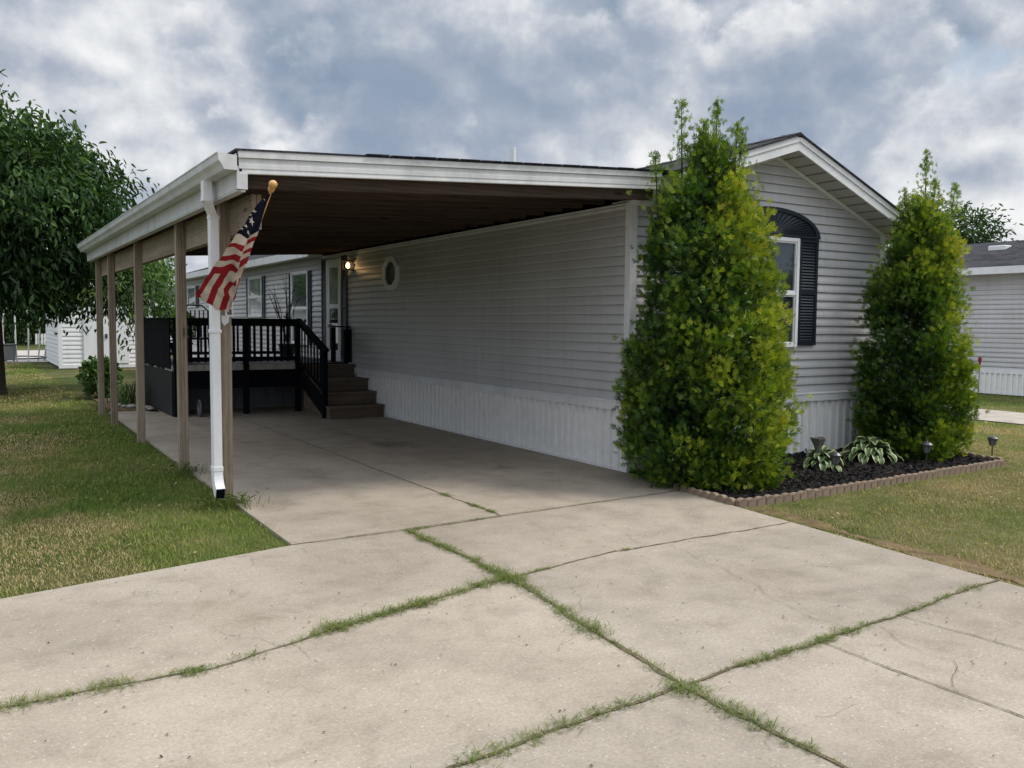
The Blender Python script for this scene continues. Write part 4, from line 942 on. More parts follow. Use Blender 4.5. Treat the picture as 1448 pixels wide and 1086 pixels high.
# ------------------------------------------------------------------ arborvitae
def frond():
    V = [(0, 0, 0)]; F = []; V = []; 
    def leaf(p, d, ln, w, zc):
        p = np.array(p); d = np.array(d) / np.linalg.norm(d); s = np.array([d[1], -d[0], 0]); b = len(V)
        V.extend([p, p + d * ln * .45 + s * w + [0, 0, zc * .5], p + d * ln + [0, 0, zc], p + d * ln * .45 - s * w + [0, 0, zc * .5]]); F.append((b, b + 1, b + 2, b + 3))
    for ang, ln, zc in ((0, 1.0, .12), (30, .82, .0), (-32, .86, .05), (62, .58, -.06), (-64, .55, .02)):
        leaf((0, .05, 0), (math.sin(R(ang)), math.cos(R(ang)), 0), ln, .078, zc)
    leaf((0, .3, .02), (.35, .8, 0), .55, .05, .16); leaf((0, .45, .02), (-.4, .8, 0), .45, .05, .14)
    return np.array(V), np.array(F)
FRV, FRF = frond()
def arbor(name, label, c, prof, top, nb, seed, SCL, xoff=lambda z: 0, leaders=(), yellow=None):
    r = np.random.default_rng(seed); global rng; rng = r
    t = thing(name, label, 'conifer', (c[0], c[1], 0))
    g = G(); g.tube([(c[0], c[1], -.05), (c[0] + .02, c[1], 1.2), (c[0] + xoff(2.6), c[1], top * .86)], [.06, .045, .012], 8)
    for k in range(60):
        z = r.uniform(.15, top * .8); a = r.uniform(0, 6.28); R0 = np.interp(z, *prof) * .8
        g.tube([(c[0], c[1], z - .15 * R0), (c[0] + R0 * .5 * math.cos(a), c[1] + R0 * .5 * math.sin(a), z), (c[0] + R0 * math.cos(a), c[1] + R0 * math.sin(a), z + .25 * R0)], [.016, .010, .005], 5)
    g.build('trunk', M['bark'], t)
    zs = np.linspace(0.02, top, 400); rr = np.interp(zs, *prof); cdf = np.cumsum(rr + .05); cdf /= cdf[-1]
    z = np.interp(r.random(nb), cdf, zs); a = r.uniform(0, 2 * np.pi, nb)
    R0 = np.interp(z, *prof); R0 = R0 * SCL; lump = 1 + .17 * (vnoise(a * 2.2, z * 2.3, 1.0, seed) - .5) * 2 + r.normal(0, .06, nb)
    depth = np.where(r.random(nb) < .36, r.uniform(.35, .85, nb), 1.0)
    rad = R0 * lump * depth
    cx = c[0] + np.array([xoff(q) for q in z])
    tip = np.stack([cx + rad * np.cos(a), c[1] + rad * np.sin(a), z], 1)
    bd = np.stack([np.cos(a) * .75, np.sin(a) * .75, .75 + .8 * z / top + r.normal(0, .15, nb)], 1); bd /= np.linalg.norm(bd, axis=1, keepdims=True)
    per = 46; q = np.repeat(np.arange(nb), per); n = len(q)
    back = r.random(n) ** .8 * .22 + .05; jit = r.normal(0, .040, (n, 3)) * (1 + back[:, None] * 3)
    P = tip[q] - bd[q] * back[:, None] + jit + np.array([0, 0, -.02])
    D = bd[q] * 1.1 + r.normal(0, .48, (n, 3)) + jit * 8; 
    ext = [(tip, bd)]
    sc = r.uniform(.05, .084, n)
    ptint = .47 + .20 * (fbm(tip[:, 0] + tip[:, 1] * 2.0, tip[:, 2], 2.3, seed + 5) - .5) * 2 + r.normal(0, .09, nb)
    side = np.cos(a - R(-35)) ; ptint += .12 * side - .10 * (depth < .95)  # light painted into the tint: sunny right side lighter, inner branches darker
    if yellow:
        for yx, yy, yz, yr, ya in yellow: ptint += ya * np.exp(-(((tip[:, 0] - yx) ** 2 + (tip[:, 1] - yy) ** 2 + (tip[:, 2] - yz) ** 2) / yr ** 2))  # positive spots yellow the sprays, negative ones paint the shaded left side darker
    tint = ptint[q] + r.normal(0, .08, n) - back * 1.9 + .27 - .16 * (depth[q] < .95)  # inner sprays darkened in colour to deepen the shaded gaps
    # thin open leaders at the top
    LP, LD, LS, LT = [], [], [], []
    g = G()
    for lx, ly_, z0, z1, lean in leaders:
        m = int((z1 - z0) * 240)
        for k in range(m):
            f = (k + r.random()) / m; w = (1 - f) * .10 + .018
            LP.append((lx + lean * f + r.normal(0, w), ly_ + r.normal(0, w), z0 + (z1 - z0) * f + r.normal(0, .02))); LD.append((r.normal(0, .7), r.normal(0, .7), .75)); LS.append(r.uniform(.035, .075)); LT.append(.50 + r.normal(0, .08))
        g.tube([(lx, ly_, z0 - .3), (lx + lean, ly_, z1 - .03)], [.012, .004], 5)
    g.build('twig', M['bark'], t)
    P = np.concatenate([P, np.array(LP)]); D = np.concatenate([D, np.array(LD)]); sc = np.concatenate([sc, np.array(LS)]); tint = np.concatenate([tint, np.array(LT)])
    k = ~((P[:, 0] > -.06) & (P[:, 1] > -.07) & (P[:, 0] < HW + .06)) & (P[:, 2] > 0.01) & ~((P[:, 0] > -.4) & (P[:, 1] > -.42) & (P[:, 2] > 2.75) & (P[:, 0] < 4.7) & (P[:, 2] < 4.0))
    P, D, sc, tint = P[k], D[k], sc[k], tint[k]
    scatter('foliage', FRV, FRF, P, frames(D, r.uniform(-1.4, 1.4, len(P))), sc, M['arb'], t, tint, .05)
    return t
arbor('arborvitae', 'tallest conifer shrub, yellow green, at the carport corner of the home', (.29, -.86), ([0, .1, .4, .86, 1.3, 1.87, 2.58, 2.95, 3.27, 3.5, 3.7], [.44, .64, .81, .83, .77, .69, .58, .46, .28, .17, .04]), 3.5, 760, 5, 1.0,
      lambda z: .10 - .03 * z , leaders=[(.06, -.72, 3.0, 3.80, -.04), (.32, -.88, 3.1, 3.82, .03), (.50, -.98, 2.9, 3.55, .10), (.15, -.9, 3.0, 3.6, 0), (.46, -1., 3.0, 3.6, .05), (-.14, -.6, 2.8, 3.3, -.06)], yellow=[(.08, -1.42, 2.85, .24, .42), (.5, -1.45, 2.5, .35, .22), (.85, -1.35, 1.6, .45, .20), (.0, -1.6, 1.5, .3, .14), (.6, -1.6, .8, .4, .10), (-.4, -.9, 2.3, .5, -.14), (-.4, -1.1, .6, .5, -.08)])
arbor('arborvitae', 'shorter dark green conifer shrub at the right corner of the gable', (3.95, -.73), ([0, .15, .4, .8, 1.3, 1.8, 2.25, 2.7, 3.0, 3.25, 3.6], [.46, .60, .66, .67, .62, .57, .50, .40, .28, .17, .03]), 3.3, 560, 9, 1.0,
      lambda z: 0, leaders=[(4.02, -.75, 2.9, 3.74, .0), (3.78, -.72, 2.7, 3.25, -.14), (4.28, -.85, 2.7, 3.35, .20), (4.1, -.8, 2.8, 3.4, .03)], yellow=[(3.62, -1.25, 2.5, .24, .42), (3.95, -1.3, 2.6, .25, .25), (4.2, -1.35, 1.3, .5, .16), (3.25, -.95, 1.6, .6, -.2), (3.3, -1.0, .7, .5, -.12), (3.5, -1.2, 1.7, .3, -.08)])

# ------------------------------------------------------------------ deciduous trees
DLV = np.array([[0, 0, 0], [.16, .28, .05], [.14, .66, .0], [0, 1, -.16], [-.14, .66, .0], [-.16, .28, .05], [0, .5, -.05]])
DLF = np.array([[0, 1, 6], [1, 2, 6], [2, 3, 6], [3, 4, 6], [4, 5, 6], [5, 0, 6]])
DLF4 = np.array([[0, 1, 2, 3], [0, 3, 4, 5]])
def tree(name, label, base, crown, nt, leaf, mat, seed, tr=.16, droop=.6, per=16, group=None, tb=.45, lowest=None, flat=1.):
    r = np.random.default_rng(seed); cx, cy, cz_, rx, ry, rz2 = crown
    t = thing(name, label, 'tree', base, group)
    g = G(); bx_, by_, bz_ = base
    top = Vector((cx, cy, cz_ + rz2 * .55)); g.tube([(bx_, by_, bz_ - .1), (bx_, by_, bz_ + .15), (bx_ * .8 + cx * .2, by_ * .8 + cy * .2, bz_ + (cz_ - bz_) * .5), tuple(top)], [tr * 1.35, tr, tr * .8, tr * .12], 12); 
    D = r.normal(0, 1, (nt, 3)); D /= np.linalg.norm(D, axis=1, keepdims=True)
    lump = .66 + .62 * vnoise(np.arctan2(D[:, 1], D[:, 0]) * 2 + 9, D[:, 2] * 3 + 9, 1.1, seed)
    rad = r.random(nt) ** .33
    P = np.array([cx, cy, cz_]) + D * (rad * lump)[:, None] * np.array([rx, ry, rz2])
    if lowest is not None: P[:, 2] = np.maximum(P[:, 2], lowest + r.random(nt) * .35)
    for k in range(min(nt, 46)):
        e = Vector(P[k]); s = Vector((cx, cy, max(bz_ + 1, cz_ - rz2 * .55 + (e.z - cz_) * .3))).lerp(top, .25 * r.random()); m = s.lerp(e, .5) + Vector((0, 0, .15 * rz2 * r.random()))
        g.tube([s, m, e], [tr * .38, tr * .2, tr * .05], 6)
    g.build('trunk', M['bark'], t)
    q = np.repeat(np.arange(nt), per); n = len(q)
    out = D[q] * np.array([1, 1, .4]); s_ = r.random(n)
    Pl = P[q] + out * (s_ * leaf * 3.2)[:, None] + r.normal(0, leaf * .8, (n, 3)); Pl[:, 2] -= s_ ** 2 * leaf * 2.2 * droop
    Dl = out * .55 + r.normal(0, .55, (n, 3)); Dl[:, 2] -= droop
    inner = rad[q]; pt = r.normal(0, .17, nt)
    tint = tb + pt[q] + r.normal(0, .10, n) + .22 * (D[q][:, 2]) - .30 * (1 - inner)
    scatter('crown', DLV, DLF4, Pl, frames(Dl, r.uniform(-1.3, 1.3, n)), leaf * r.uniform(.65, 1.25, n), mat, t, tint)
    return t
shade = tree('shade_tree', 'big dark green shade tree with drooping leaves on the left lawn', (-5.52, 14.6, 0), (-5.65, 14.6, 4.1, 2.75, 2.8, 2.38), 2000, .19, M['tree'], 3, .17, .7, 17, lowest=2.0, tb=.33)
# low hanging limb toward the carport
leafy = tree('young_tree', 'thin young tree with sparse leaves beside the deck corner', (-3.02, 12.6, 0), (-2.95, 12.5, 2.15, .62, .6, .95), 60, .13, M['tree'], 14, .018, .7, 12, tb=.62)
bgh = tree('bough', '', (-3.3, 15.6, 0), (-3.2, 15.6, 2.65, 1.0, 1.1, .85), 300, .15, M['tree'], 15, .05, .9, 14, tb=.38)
for ch in list(bgh.children):
    if ch.name.startswith('crown'):
        ch.parent = shade; ch.name = 'bough'; ch.location = Vector((-3.3, 15.6, 0)) - shade.location
    else: bpy.data.objects.remove(ch)
bpy.data.objects.remove(bgh)
g = G()
for e in ((-3.2, 15.6, 2.7), (-3.6, 15.2, 2.3), (-2.7, 15.8, 2.6), (-3.3, 16.2, 3.1)):
    g.tube([(-5.5, 14.6, 2.2), (-4.5, 15.0, 3.1), e], [.06, .035, .01], 6)
g.build('limb', M['bark'], shade)
gt_ = 'background trees'
tree('background_tree', 'bright green leafy tree behind the white shed and carport posts', (-.5, 31, 0), (-.6, 31, 3.0, 1.55, 1.6, 1.6), 620, .20, M['fartree'], 21, .12, .4, 12, group=None, tb=.5)
far = [(-9, 52, 2.8, 4.2, 3.0), (-5.4, 58, 3.2, 4, 3.2), (-1.5, 62, 3.0, 4.2, 3.2), (3, 70, 3.4, 5, 3.2), (-14, 60, 3.8, 5, 3.6), (9, 80, 3.2, 5, 3.2), (-20, 75, 4, 6, 4)]
for i, (x, y, z, rx, rz2) in enumerate(far):
    tree('background_tree', 'dark green tree in the row far across the back road', (x, y, 0), (x, y, z, rx, rx, rz2), 420, .42, M['tree'], 40 + i, .22, .3, 12, group='dark trees across the back road', tb=.45)
tree('background_tree', 'leafy tree with layered branches behind the neighbouring roof', (38.5, 20.2, 0), (37.7, 20, 6.5, 2.0, 2.0, 1.25), 260, .28, M['tree'], 61, .2, .2, 12, tb=.35)
tree('background_tree', 'small far tree top showing over the neighbouring roof', (51, 25, 0), (51, 25, 5.7, 1.9, 1.8, 1.3), 160, .30, M['fartree'], 62, .2, .2, 12, tb=.45)

# ------------------------------------------------------------------ shed
sh = thing('garden_shed', 'white vinyl sided gable shed behind the left lawn', 'shed', (-1.9, 26.5, 0))
SX0, SX1, SY0, SY1, SE, SP = -3.46, -.63, 25.0, 30.5, 2.2, 2.95
sc_ = (SX0 + SX1) / 2
sclip = lambda z: ((0, 1) if z <= SE else ((z - SE) / (SP - SE) * .5, 1 - (z - SE) / (SP - SE) * .5))
g = G(); lap(g, (SX0, SY0), (SX1, SY0), .05, SP, (0, -1), .145, sclip, .02); lap(g, (SX0, SY1), (SX0, SY0), .05, SE, (-1, 0), .145, None, .02); lap(g, (SX1, SY0), (SX1, SY1), .05, SE, (1, 0), .145, None, .02); g.build('wall', M['white'], sh)
g = G(); g.box(SX0 - .04, SX0 + .08, SY0 - .045, SY0, .0, SE - .08); g.build('corner_trim', M['white'], sh); g = G(); g.box(SX1 - .08, SX1 + .04, SY0 - .045, SY0, 0, SE - .08); g.build('corner_trim', M['white'], sh); g = G(); g.box(SX0 + .08, SX1 - .08, SY0 - .04, SY0, 0, .12); g.build('base_trim', M['white'], sh)
g = G()
for s in (-1, 1):
    x0, x1 = sc_, sc_ + s * ((SX1 - SX0) / 2 + .2); z0, z1 = SP + .07, SE - .04
    g.hexa([(min(x0, x1), SY0 - .15, z0 if x0 < x1 else z1), (max(x0, x1), SY0 - .15, z1 if x0 < x1 else z0), (max(x0, x1), SY1, z1 if x0 < x1 else z0), (min(x0, x1), SY1, z0 if x0 < x1 else z1),
            (min(x0, x1), SY0 - .15, (z0 if x0 < x1 else z1) + .05), (max(x0, x1), SY0 - .15, (z1 if x0 < x1 else z0) + .05), (max(x0, x1), SY1, (z1 if x0 < x1 else z0) + .05), (min(x0, x1), SY1, (z0 if x0 < x1 else z1) + .05)])
g.build('roof', M['roof'], sh)
g = G()
for s in (-1, 1):
    x0, x1 = sc_, sc_ + s * ((SX1 - SX0) / 2 + .2); a, b_ = (x0, x1) if x0 < x1 else (x1, x0); za = SP + .1 if a == sc_ else SE - .01; zb = SP + .1 if b_ == sc_ else SE - .01
    g.hexa([(a, SY0 - .18, za - .14), (b_, SY0 - .18, zb - .14), (b_, SY0 - .151, zb - .14), (a, SY0 - .151, za - .14), (a, SY0 - .18, za + .03), (b_, SY0 - .18, zb + .03), (b_, SY0 - .151, zb + .03), (a, SY0 - .151, za + .03)])
g.build('rake_board', M['white'], sh)
g = G(); g.box(-2.75, -1.35, SY0 - .06, SY0 - .021, .14, 2.0); dr = g.build('door', M['white'], sh, .01)
g = G(); g.box(-2.09, -2.02, SY0 - .09, SY0 - .061, 1.0, 1.14); g.build('handle', M['metal_dark'], dr)
g = G(); g.box(-1.15, -.80, SY0 - .055, SY0 - .021, 1.55, 2.02); wn = g.build('window', M['metal_dark'], sh)
g = G(); g.box(-1.10, -.85, SY0 - .06, SY0 - .056, 1.60, 1.97); g.build('pane', M['glass_lite'], wn)

# trampoline enclosure, bin, fence, far houses, car
t = thing('trampoline', 'trampoline enclosure of tall curved grey poles beside the shed', 'trampoline', (-4.25, 32.6, 0))
for k in range(8):
    a = R(200 + k * 22); px_, py_ = -4.25 + .95 * math.cos(R(180 + k * 25.7)), 32.4 + .95 * math.sin(R(180 + k * 25.7)) * 1.5
    dx = (px_ + 4.25) * .10
    g = G(); g.tube([(px_ - dx, py_, 0), (px_, py_, .5), (px_ + dx * .4, py_, 1.1), (px_ + dx * .4, py_, 1.7), (px_ - dx, py_, 1.95)], .028, 8); g.build('pole', M['gutter'], t)
g = G(); g.tube([(-4.25 + .98 * math.cos(a), 32.4 + 1.45 * math.sin(a), 1.94) for a in np.linspace(0, 6.28, 28)], .022, 6, cap=False); g.build('top_ring', M['gutter'], t)
g = G(); g.tube([(-4.25 + .90 * math.cos(a), 32.4 + 1.4 * math.sin(a), .10) for a in np.linspace(0, 6.28, 28)], .03, 6, cap=False); g.build('base_ring', M['metal_dark'], t)
t = thing('wheeled_bin', 'dark grey wheeled bin standing by the back road', 'bin', (-4.7, 31.2, 0))
g = G(); g.hexa([(-4.86, 30.9, .05), (-4.50, 30.9, .05), (-4.50, 31.3, .05), (-4.86, 31.3, .05), (-4.92, 30.85, .62), (-4.46, 30.85, .62), (-4.46, 31.4, .62), (-4.92, 31.4, .62)]); g.build('body', M['grey'], t, .02)
g = G(); g.box(-4.94, -4.44, 30.82, 31.42, .625, .67); g.build('lid', M['metal_dark'], t, .02)
for x_ in (-4.86, -4.55):
    g = G(); g.tube([(x_, 31.33, .07), (x_ + .05, 31.33, .07)], .07, 14); g.build('wheel', M['metal_dark'], t)
t = thing('picket_fence', 'low white fence far across the back road', 'fence', (-1.5, 60, 0))
g = G()
for z in (.25, .75): g.box(-2.4, 2, 55, 55.04, z * .7, z * .7 + .08)
g.build('rail', M['white'], t)
g = G()
for k in range(27): g.box(-2.4 + k * .16, -2.28 + k * .16, 54.96, 54.995, .05, .72)
g.build('picket', M['white'], t)

def simple_house(name, label, x0, x1, y0, y1, e, rdg, wallm, ridge='x', basez=0, ov=.3, vents=()):
    t = thing(name, label, 'house', ((x0 + x1) / 2, (y0 + y1) / 2, 0))
    g = G(); lap(g, (x0, y0), (x1, y0), .55, e, (0, -1), .12); lap(g, (x0, y1), (x0, y0), .55, e, (-1, 0), .115); lap(g, (x1, y0), (x1, y1), .55, e, (1, 0), .12); lap(g, (x1, y1), (x0, y1), .55, e, (0, 1), .12)
    xm, ym = (x0 + x1) / 2, (y0 + y1) / 2
    if ridge == 'y':
        for yy_ in (y0, y1): g.add([(x0, yy_, e), (x1, yy_, e), (xm, yy_, rdg - .05)], [(0, 1, 2)])
    else:
        for xx_ in (x0, x1): g.add([(xx_, y0, e), (xx_, y1, e), (xx_, ym, rdg - .05)], [(0, 1, 2)])
    g.build('wall', wallm, t)
    g = G(); ribs(g, (x0, y0), (x1, y0), 0, .5, (0, -1), .13); ribs(g, (x0, y1), (x0, y0), 0, .5, (-1, 0), .13); g.build('skirting', M['skirt'], t)
    g = G(); g.box(x0 - .03, x0 - .001, y0 - .03, y1, .50, .60); g.box(x0, x1, y0 - .03, y0 - .001, .50, .60); g.box(x0 - .02, x0 + .1, y0 - .035, y0 - .03, .6, e); g.box(x0 - .015, x0 - .001, y0, y1, 0, .06); g.build('skirt_trim', M['white'], t)
    g = G(); f = .16
    if ridge == 'y':
        sl = (rdg - e) / (xm - x0 + ov)
        for xa, xb, za, zb in ((x0 - ov, xm, e, rdg), (xm, x1 + ov, rdg, e)):
            g.hexa([(xa, y0 - .3, za), (xb, y0 - .3, zb), (xb, y1 + .3, zb), (xa, y1 + .3, za), (xa, y0 - .3, za + .05), (xb, y0 - .3, zb + .05), (xb, y1 + .3, zb + .05), (xa, y1 + .3, za + .05)])
    else:
        for ya, yb, za, zb in ((y0 - ov, ym, e, rdg), (ym, y1 + ov, rdg, e)):
            g.hexa([(x0 - .3, ya, za), (x1 + .3, ya, za), (x1 + .3, yb, zb), (x0 - .3, yb, zb), (x0 - .3, ya, za + .05), (x1 + .3, ya, za + .05), (x1 + .3, yb, zb + .05), (x0 - .3, yb, zb + .05)])
    rf = g.build('roof', M['roof'], t)
    g = G()
    if ridge == 'y': g.box(x0 - ov - .02, x0 - ov - .001, y0 - .3, y1 + .3, e - .13, e + .04); g.box(x1 + ov, x1 + ov + .02, y0 - .3, y1 + .3, e - .13, e + .04); g.box(x0 - ov, x0 - .001, y0 - .3, y1 + .3, e - .13, e - .115)
    else: g.box(x0 - .3, x1 + .3, y0 - ov - .02, y0 - ov - .001, e - .13, e + .04); g.box(x0 - .3, x1 + .3, y0 - ov, y0 - .001, e - .13, e - .115)
    g.build('fascia', M['white'], t)
    for (vx, vy, vz) in vents:
        g = G(); g.box(vx - .16, vx + .16, vy - .22, vy + .22, vz - .05, vz + .10); g.build('roof_vent', M['white'], rf, .02)
    return t
simple_house('neighbor_home', 'long neighbouring home with grey siding and dark shingle roof on the right', 15, 19.2, -9, 10.5, 3.0, 3.80, M['siding'], 'y', vents=[(16.4, 5.25, 3.58)])
simple_house('gray_house', 'low grey roofed house glimpsed behind the green tree and the deck rail', 1.4, 12, 36, 40.5, 2.35, 3.15, M['deckgrey'], 'x')
nh = thing('parked_car', 'pale blue car parked in front of the grey roofed house, only its roof showing', 'car', (1.9, 30.5, 0))
prof = [(0, .35), (.05, .8), (.9, .95), (1.5, 1.72), (2.2, 1.98), (3.3, 1.95), (3.9, 1.5), (4.4, 1.3), (4.45, .4)]
g = G(); g.prism([(.35 + a, 30.0, z) for a, z in prof], (0, 1.75, 0)); bd = g.build('body', M['carpaint'], nh, .06)
g = G(); g.prism([(.35 + a, 29.99, z) for a, z in [(1.15, 1.05), (1.65, 1.65), (2.2, 1.85), (3.2, 1.82), (3.6, 1.45), (3.7, 1.05)]], (0, .008, 0)); g.build('side_window', M['glass'], nh)
for wx_ in (1.1, 3.9):
    g = G(); g.tube([(.35 + wx_ - .0, 29.97, .33), (.35 + wx_, 30.2, .33)], .33, 20); wh_ = g.build('wheel', M['metal_dark'], nh)
    g = G(); g.tube([(.35 + wx_ - .0, 29.955, .33), (.35 + wx_, 29.968, .33)], .19, 16); g.build('rim', M['gutter'], wh_)
t = thing('antenna_mast', 'thin metal mast standing behind the grey roofed house', 'mast', (2.6, 41, 0))
g = G(); g.tube([(2.6, 41, 0), (2.6, 41, 6.2)], .03, 6)
g.build('pole', M['gutter'], t)
g = G()
for k in range(4): g.tube([(2.3 + k * .05, 41, 5.3 + k * .25), (2.9 - k * .05, 41, 5.3 + k * .25)], .015, 5)
g.build('crossbar', M['gutter'], t)
# more homes so the place continues
simple_house('far_home', 'pale low home across the back road, half hidden by trees', -17, -9.5, 48, 52, 2.5, 3.3, M['white'], 'x')

# red garden stake by the neighbour
t = thing('red_garden_stake', 'small red ornament on a thin stake between the homes', 'garden ornament', (10.2, 2.05, 0))
g = G(); g.tube([(10.2, 2.05, 0), (10.2, 2.05, .92)], .008, 6); g.build('stake', M['metal_dark'], t)
g = G(); g.lathe([(.006, .88), (.025, .94), (.035, 1.0), (.022, 1.04), (.01, 1.0)], (10.2, 2.05, 0), 6); g.build('bloom', M['red'], t)

# planting along the left of the deck
g = G(); g.prism([(x, y, -.03) for x, y in [(-3.19, 8.9), (-3.9, 9.9), (-3.9, 14), (-2.4, 14.2), (-2.4, 11), (-3.18, 11)]], (0, 0, .03)); setp(g.build('flower_bed', M['soil']), kind='structure')
def iris(x, y, n, h, label, seed):
    r = np.random.default_rng(seed); t = thing('iris_clump', label, 'plant', (x, y, 0))
    X = x + r.normal(0, .13, n); Y = y + r.normal(0, .13, n)
    global rng; rng = r
    blades('foliage', X, Y, h * r.uniform(.6, 1.15, n), np.full(n, .028), r.uniform(.1, 1, n), M['iris'], .25, 0.0, t)
iris(-3.42, 10.35, 90, .62, 'tall sword leaved plant clump nearest the deck side', 5)
iris(-3.55, 11.3, 80, .5, 'lower sword leaved plant clump farther from the slab', 6)
t = thing('bush', 'low rounded green bush behind the last carport posts', 'bush', (-3.72, 12.5, 0))
leaf_cluster('foliage', (-3.72, 12.5, .42), (.42, .42, .46), 900, .09, M['fartree'], t, (.35, .2)); g = G(); g.tube([(-3.72, 12.5, 0), (-3.7, 12.5, .4)], .02, 6); g.build('stem', M['twig'], t)
sp = None
for i, (x, y, s) in enumerate([(-3.30, 9.55, .09), (-3.42, 9.72, .075), (-3.52, 9.90, .10), (-3.62, 10.1, .07), (-3.70, 10.3, .08), (-3.28, 9.35, .07)]):
    if sp is None:
        g = G(); g.lathe([(.4, 0), (.9, .2), (1, .45), (.8, .75), (.4, .92), (.05, .97)], (0, 0, 0), 12); sp = g.build('border_stone', M['stone'], smooth=True); o = sp
    else: o = sp.copy(); col.objects.link(o)
    o.location = (x, y, -.005); o.scale = (s, s * .8, s * .8); o.rotation_euler = (0, 0, i * 1.3)
    setp(o, 'rounded pale stone in the row edging the flower bed by the deck', 'stone', 'rounded stones edging the flower bed')
# weeds round post feet
rng = np.random.default_rng(77)
for i, (x, y, n, lab) in enumerate([(-4.16, .38, 230, 'leafy weed clump at the foot of the front post below the downspout'), (-4.14, 2.28, 90, 'small leafy weeds at the foot of the second post')]):
    t = thing('weed_clump', lab, 'weeds', (x, y, 0))
    P = np.stack([x - .03 + rng.normal(0, .11, n), y - .05 + rng.normal(0, .13, n), rng.uniform(.0, .10, n)], 1); D = rng.normal(0, 1, (n, 3)); D[:, 2] = np.abs(D[:, 2]) * .6
    scatter('foliage', DLV, DLF4, P, frames(D), rng.uniform(.025, .07, n), M['weed'], t, rng.uniform(0, .35, n))
    m_ = 260; blades('foliage', x + rng.normal(0, .12, m_), y - .05 + rng.normal(0, .14, m_), rng.uniform(.05, .14, m_), np.full(m_, .006), rng.uniform(0, .6, m_), M['weed'], .4, -.01, t)

# ------------------------------------------------------------------ world
w = bpy.data.worlds.new('World'); scene.world = w; w.use_nodes = True; w.cycles.sampling_method = 'MANUAL'; w.cycles.sample_map_resolution = 256; nt = w.node_tree; nt.nodes.clear()
SUN_EL, SUN_AZ = 55, 118     # azimuth clockwise from +Y
out = N(nt, 'ShaderNodeOutputWorld'); bg = N(nt, 'ShaderNodeBackground'); bg.inputs[1].default_value = .143; L(nt, bg.outputs[0], out.inputs[0])
sky = N(nt, 'ShaderNodeTexSky', sky_type='NISHITA'); sky.sun_disc = False; sky.sun_elevation = R(SUN_EL); sky.sun_rotation = R(SUN_AZ); sky.air_density = 1.2; sky.dust_density = 2
tc = N(nt, 'ShaderNodeTexCoord'); nrm = N(nt, 'ShaderNodeVectorMath', operation='NORMALIZE'); L(nt, tc.outputs['Generated'], nrm.inputs[0])
sep = N(nt, 'ShaderNodeSeparateXYZ'); L(nt, nrm.outputs[0], sep.inputs[0])
zc = mth(nt, 'MAXIMUM', sep.outputs[2], 0.0); dz = mth(nt, 'ADD', zc, .22)
cmb = N(nt, 'ShaderNodeCombineXYZ'); L(nt, sep.outputs[0], cmb.inputs[0]); L(nt, sep.outputs[1], cmb.inputs[1]); L(nt, mth(nt, 'MULTIPLY', zc, 1.2), cmb.inputs[2])
def vadd(v, off):
    n = N(nt, 'ShaderNodeVectorMath', operation='ADD'); L(nt, v, n.inputs[0]); n.inputs[1].default_value = off; return n.outputs[0]
def dens(v):
    w_ = N(nt, 'ShaderNodeTexNoise'); w_.inputs['Scale'].default_value = 6; w_.inputs['Detail'].default_value = 5; L(nt, v, w_.inputs['Vector'])
    sc_ = N(nt, 'ShaderNodeVectorMath', operation='SCALE'); sc_.inputs['Scale'].default_value = .10; L(nt, w_.outputs['Color'], sc_.inputs[0])
    vv = N(nt, 'ShaderNodeVectorMath', operation='ADD'); L(nt, v, vv.inputs[0]); L(nt, sc_.outputs[0], vv.inputs[1])
    a1 = noise(nt, v, 2.9, 2, .45); a2 = noise(nt, v, 9, 10, .60)
    tot = mth(nt, 'ADD', mth(nt, 'MULTIPLY', a1, .76), mth(nt, 'MULTIPLY', a2, .24))
    for sc, k in ((7, .14), (16, .07)):
        vo = N(nt, 'ShaderNodeTexVoronoi'); vo.inputs['Scale'].default_value = sc; L(nt, vv.outputs[0], vo.inputs['Vector'])
        tot = mth(nt, 'ADD', tot, mth(nt, 'MULTIPLY', mth(nt, 'SUBTRACT', .62, vo.outputs['Distance']), k))
    return tot
V0 = cmb.outputs[0]
d0 = dens(V0); d1 = dens(vadd(V0, (.008, -.005, .024)))
lit = mth(nt, 'SUBTRACT', d0, d1)
blobs = [(.124, .949, .289, 250, .05), (.069, .969, .238, 300, .16), (.241, .934, .264, 220, -.06), (.324, .914, .243, 90, -.14), (.428, .873, .234, 90, -.16), (.404, .893, .201, 300, -.10),
 (.586, .766, .263, 500, -.20), (.19, .964, .184, 250, .14), (.292, .936, .195, 700, .20), (.578, .793, .192, 500, .16), (.645, .741, .184, 600, .20), (.575, .754, .317, 200, -.05), (.707, .634, .314, 300, .04),
 (.783, .564, .261, 120, .04), (.777, .598, .190, 150, -.10), (.818, .542, .190, 150, -.06), (.72, .66, .21, 400, -.14), (.851, .493, .180, 150, -.12), (.82, .553, .120, 900, .36), (.875, .474, .099, 500, .20)]
acc = 0.0
for x, y, z, k, a in blobs:
    dn = N(nt, 'ShaderNodeVectorMath', operation='DOT_PRODUCT'); L(nt, nrm.outputs[0], dn.inputs[0]); dn.inputs[1].default_value = Vector((x, y, z)).normalized()
    e = mth(nt, 'POWER', 2.71828, mth(nt, 'MULTIPLY', mth(nt, 'SUBTRACT', dn.outputs['Value'], 1.0), float(k)))
    acc = mth(nt, 'ADD', acc, mth(nt, 'MULTIPLY', e, a))
tone = mth(nt, 'ADD', mth(nt, 'ADD', mth(nt, 'MULTIPLY', lit, 4.3), acc), mth(nt, 'ADD', .52, mth(nt, 'MULTIPLY', mth(nt, 'SUBTRACT', d0, .52), -1.35)))
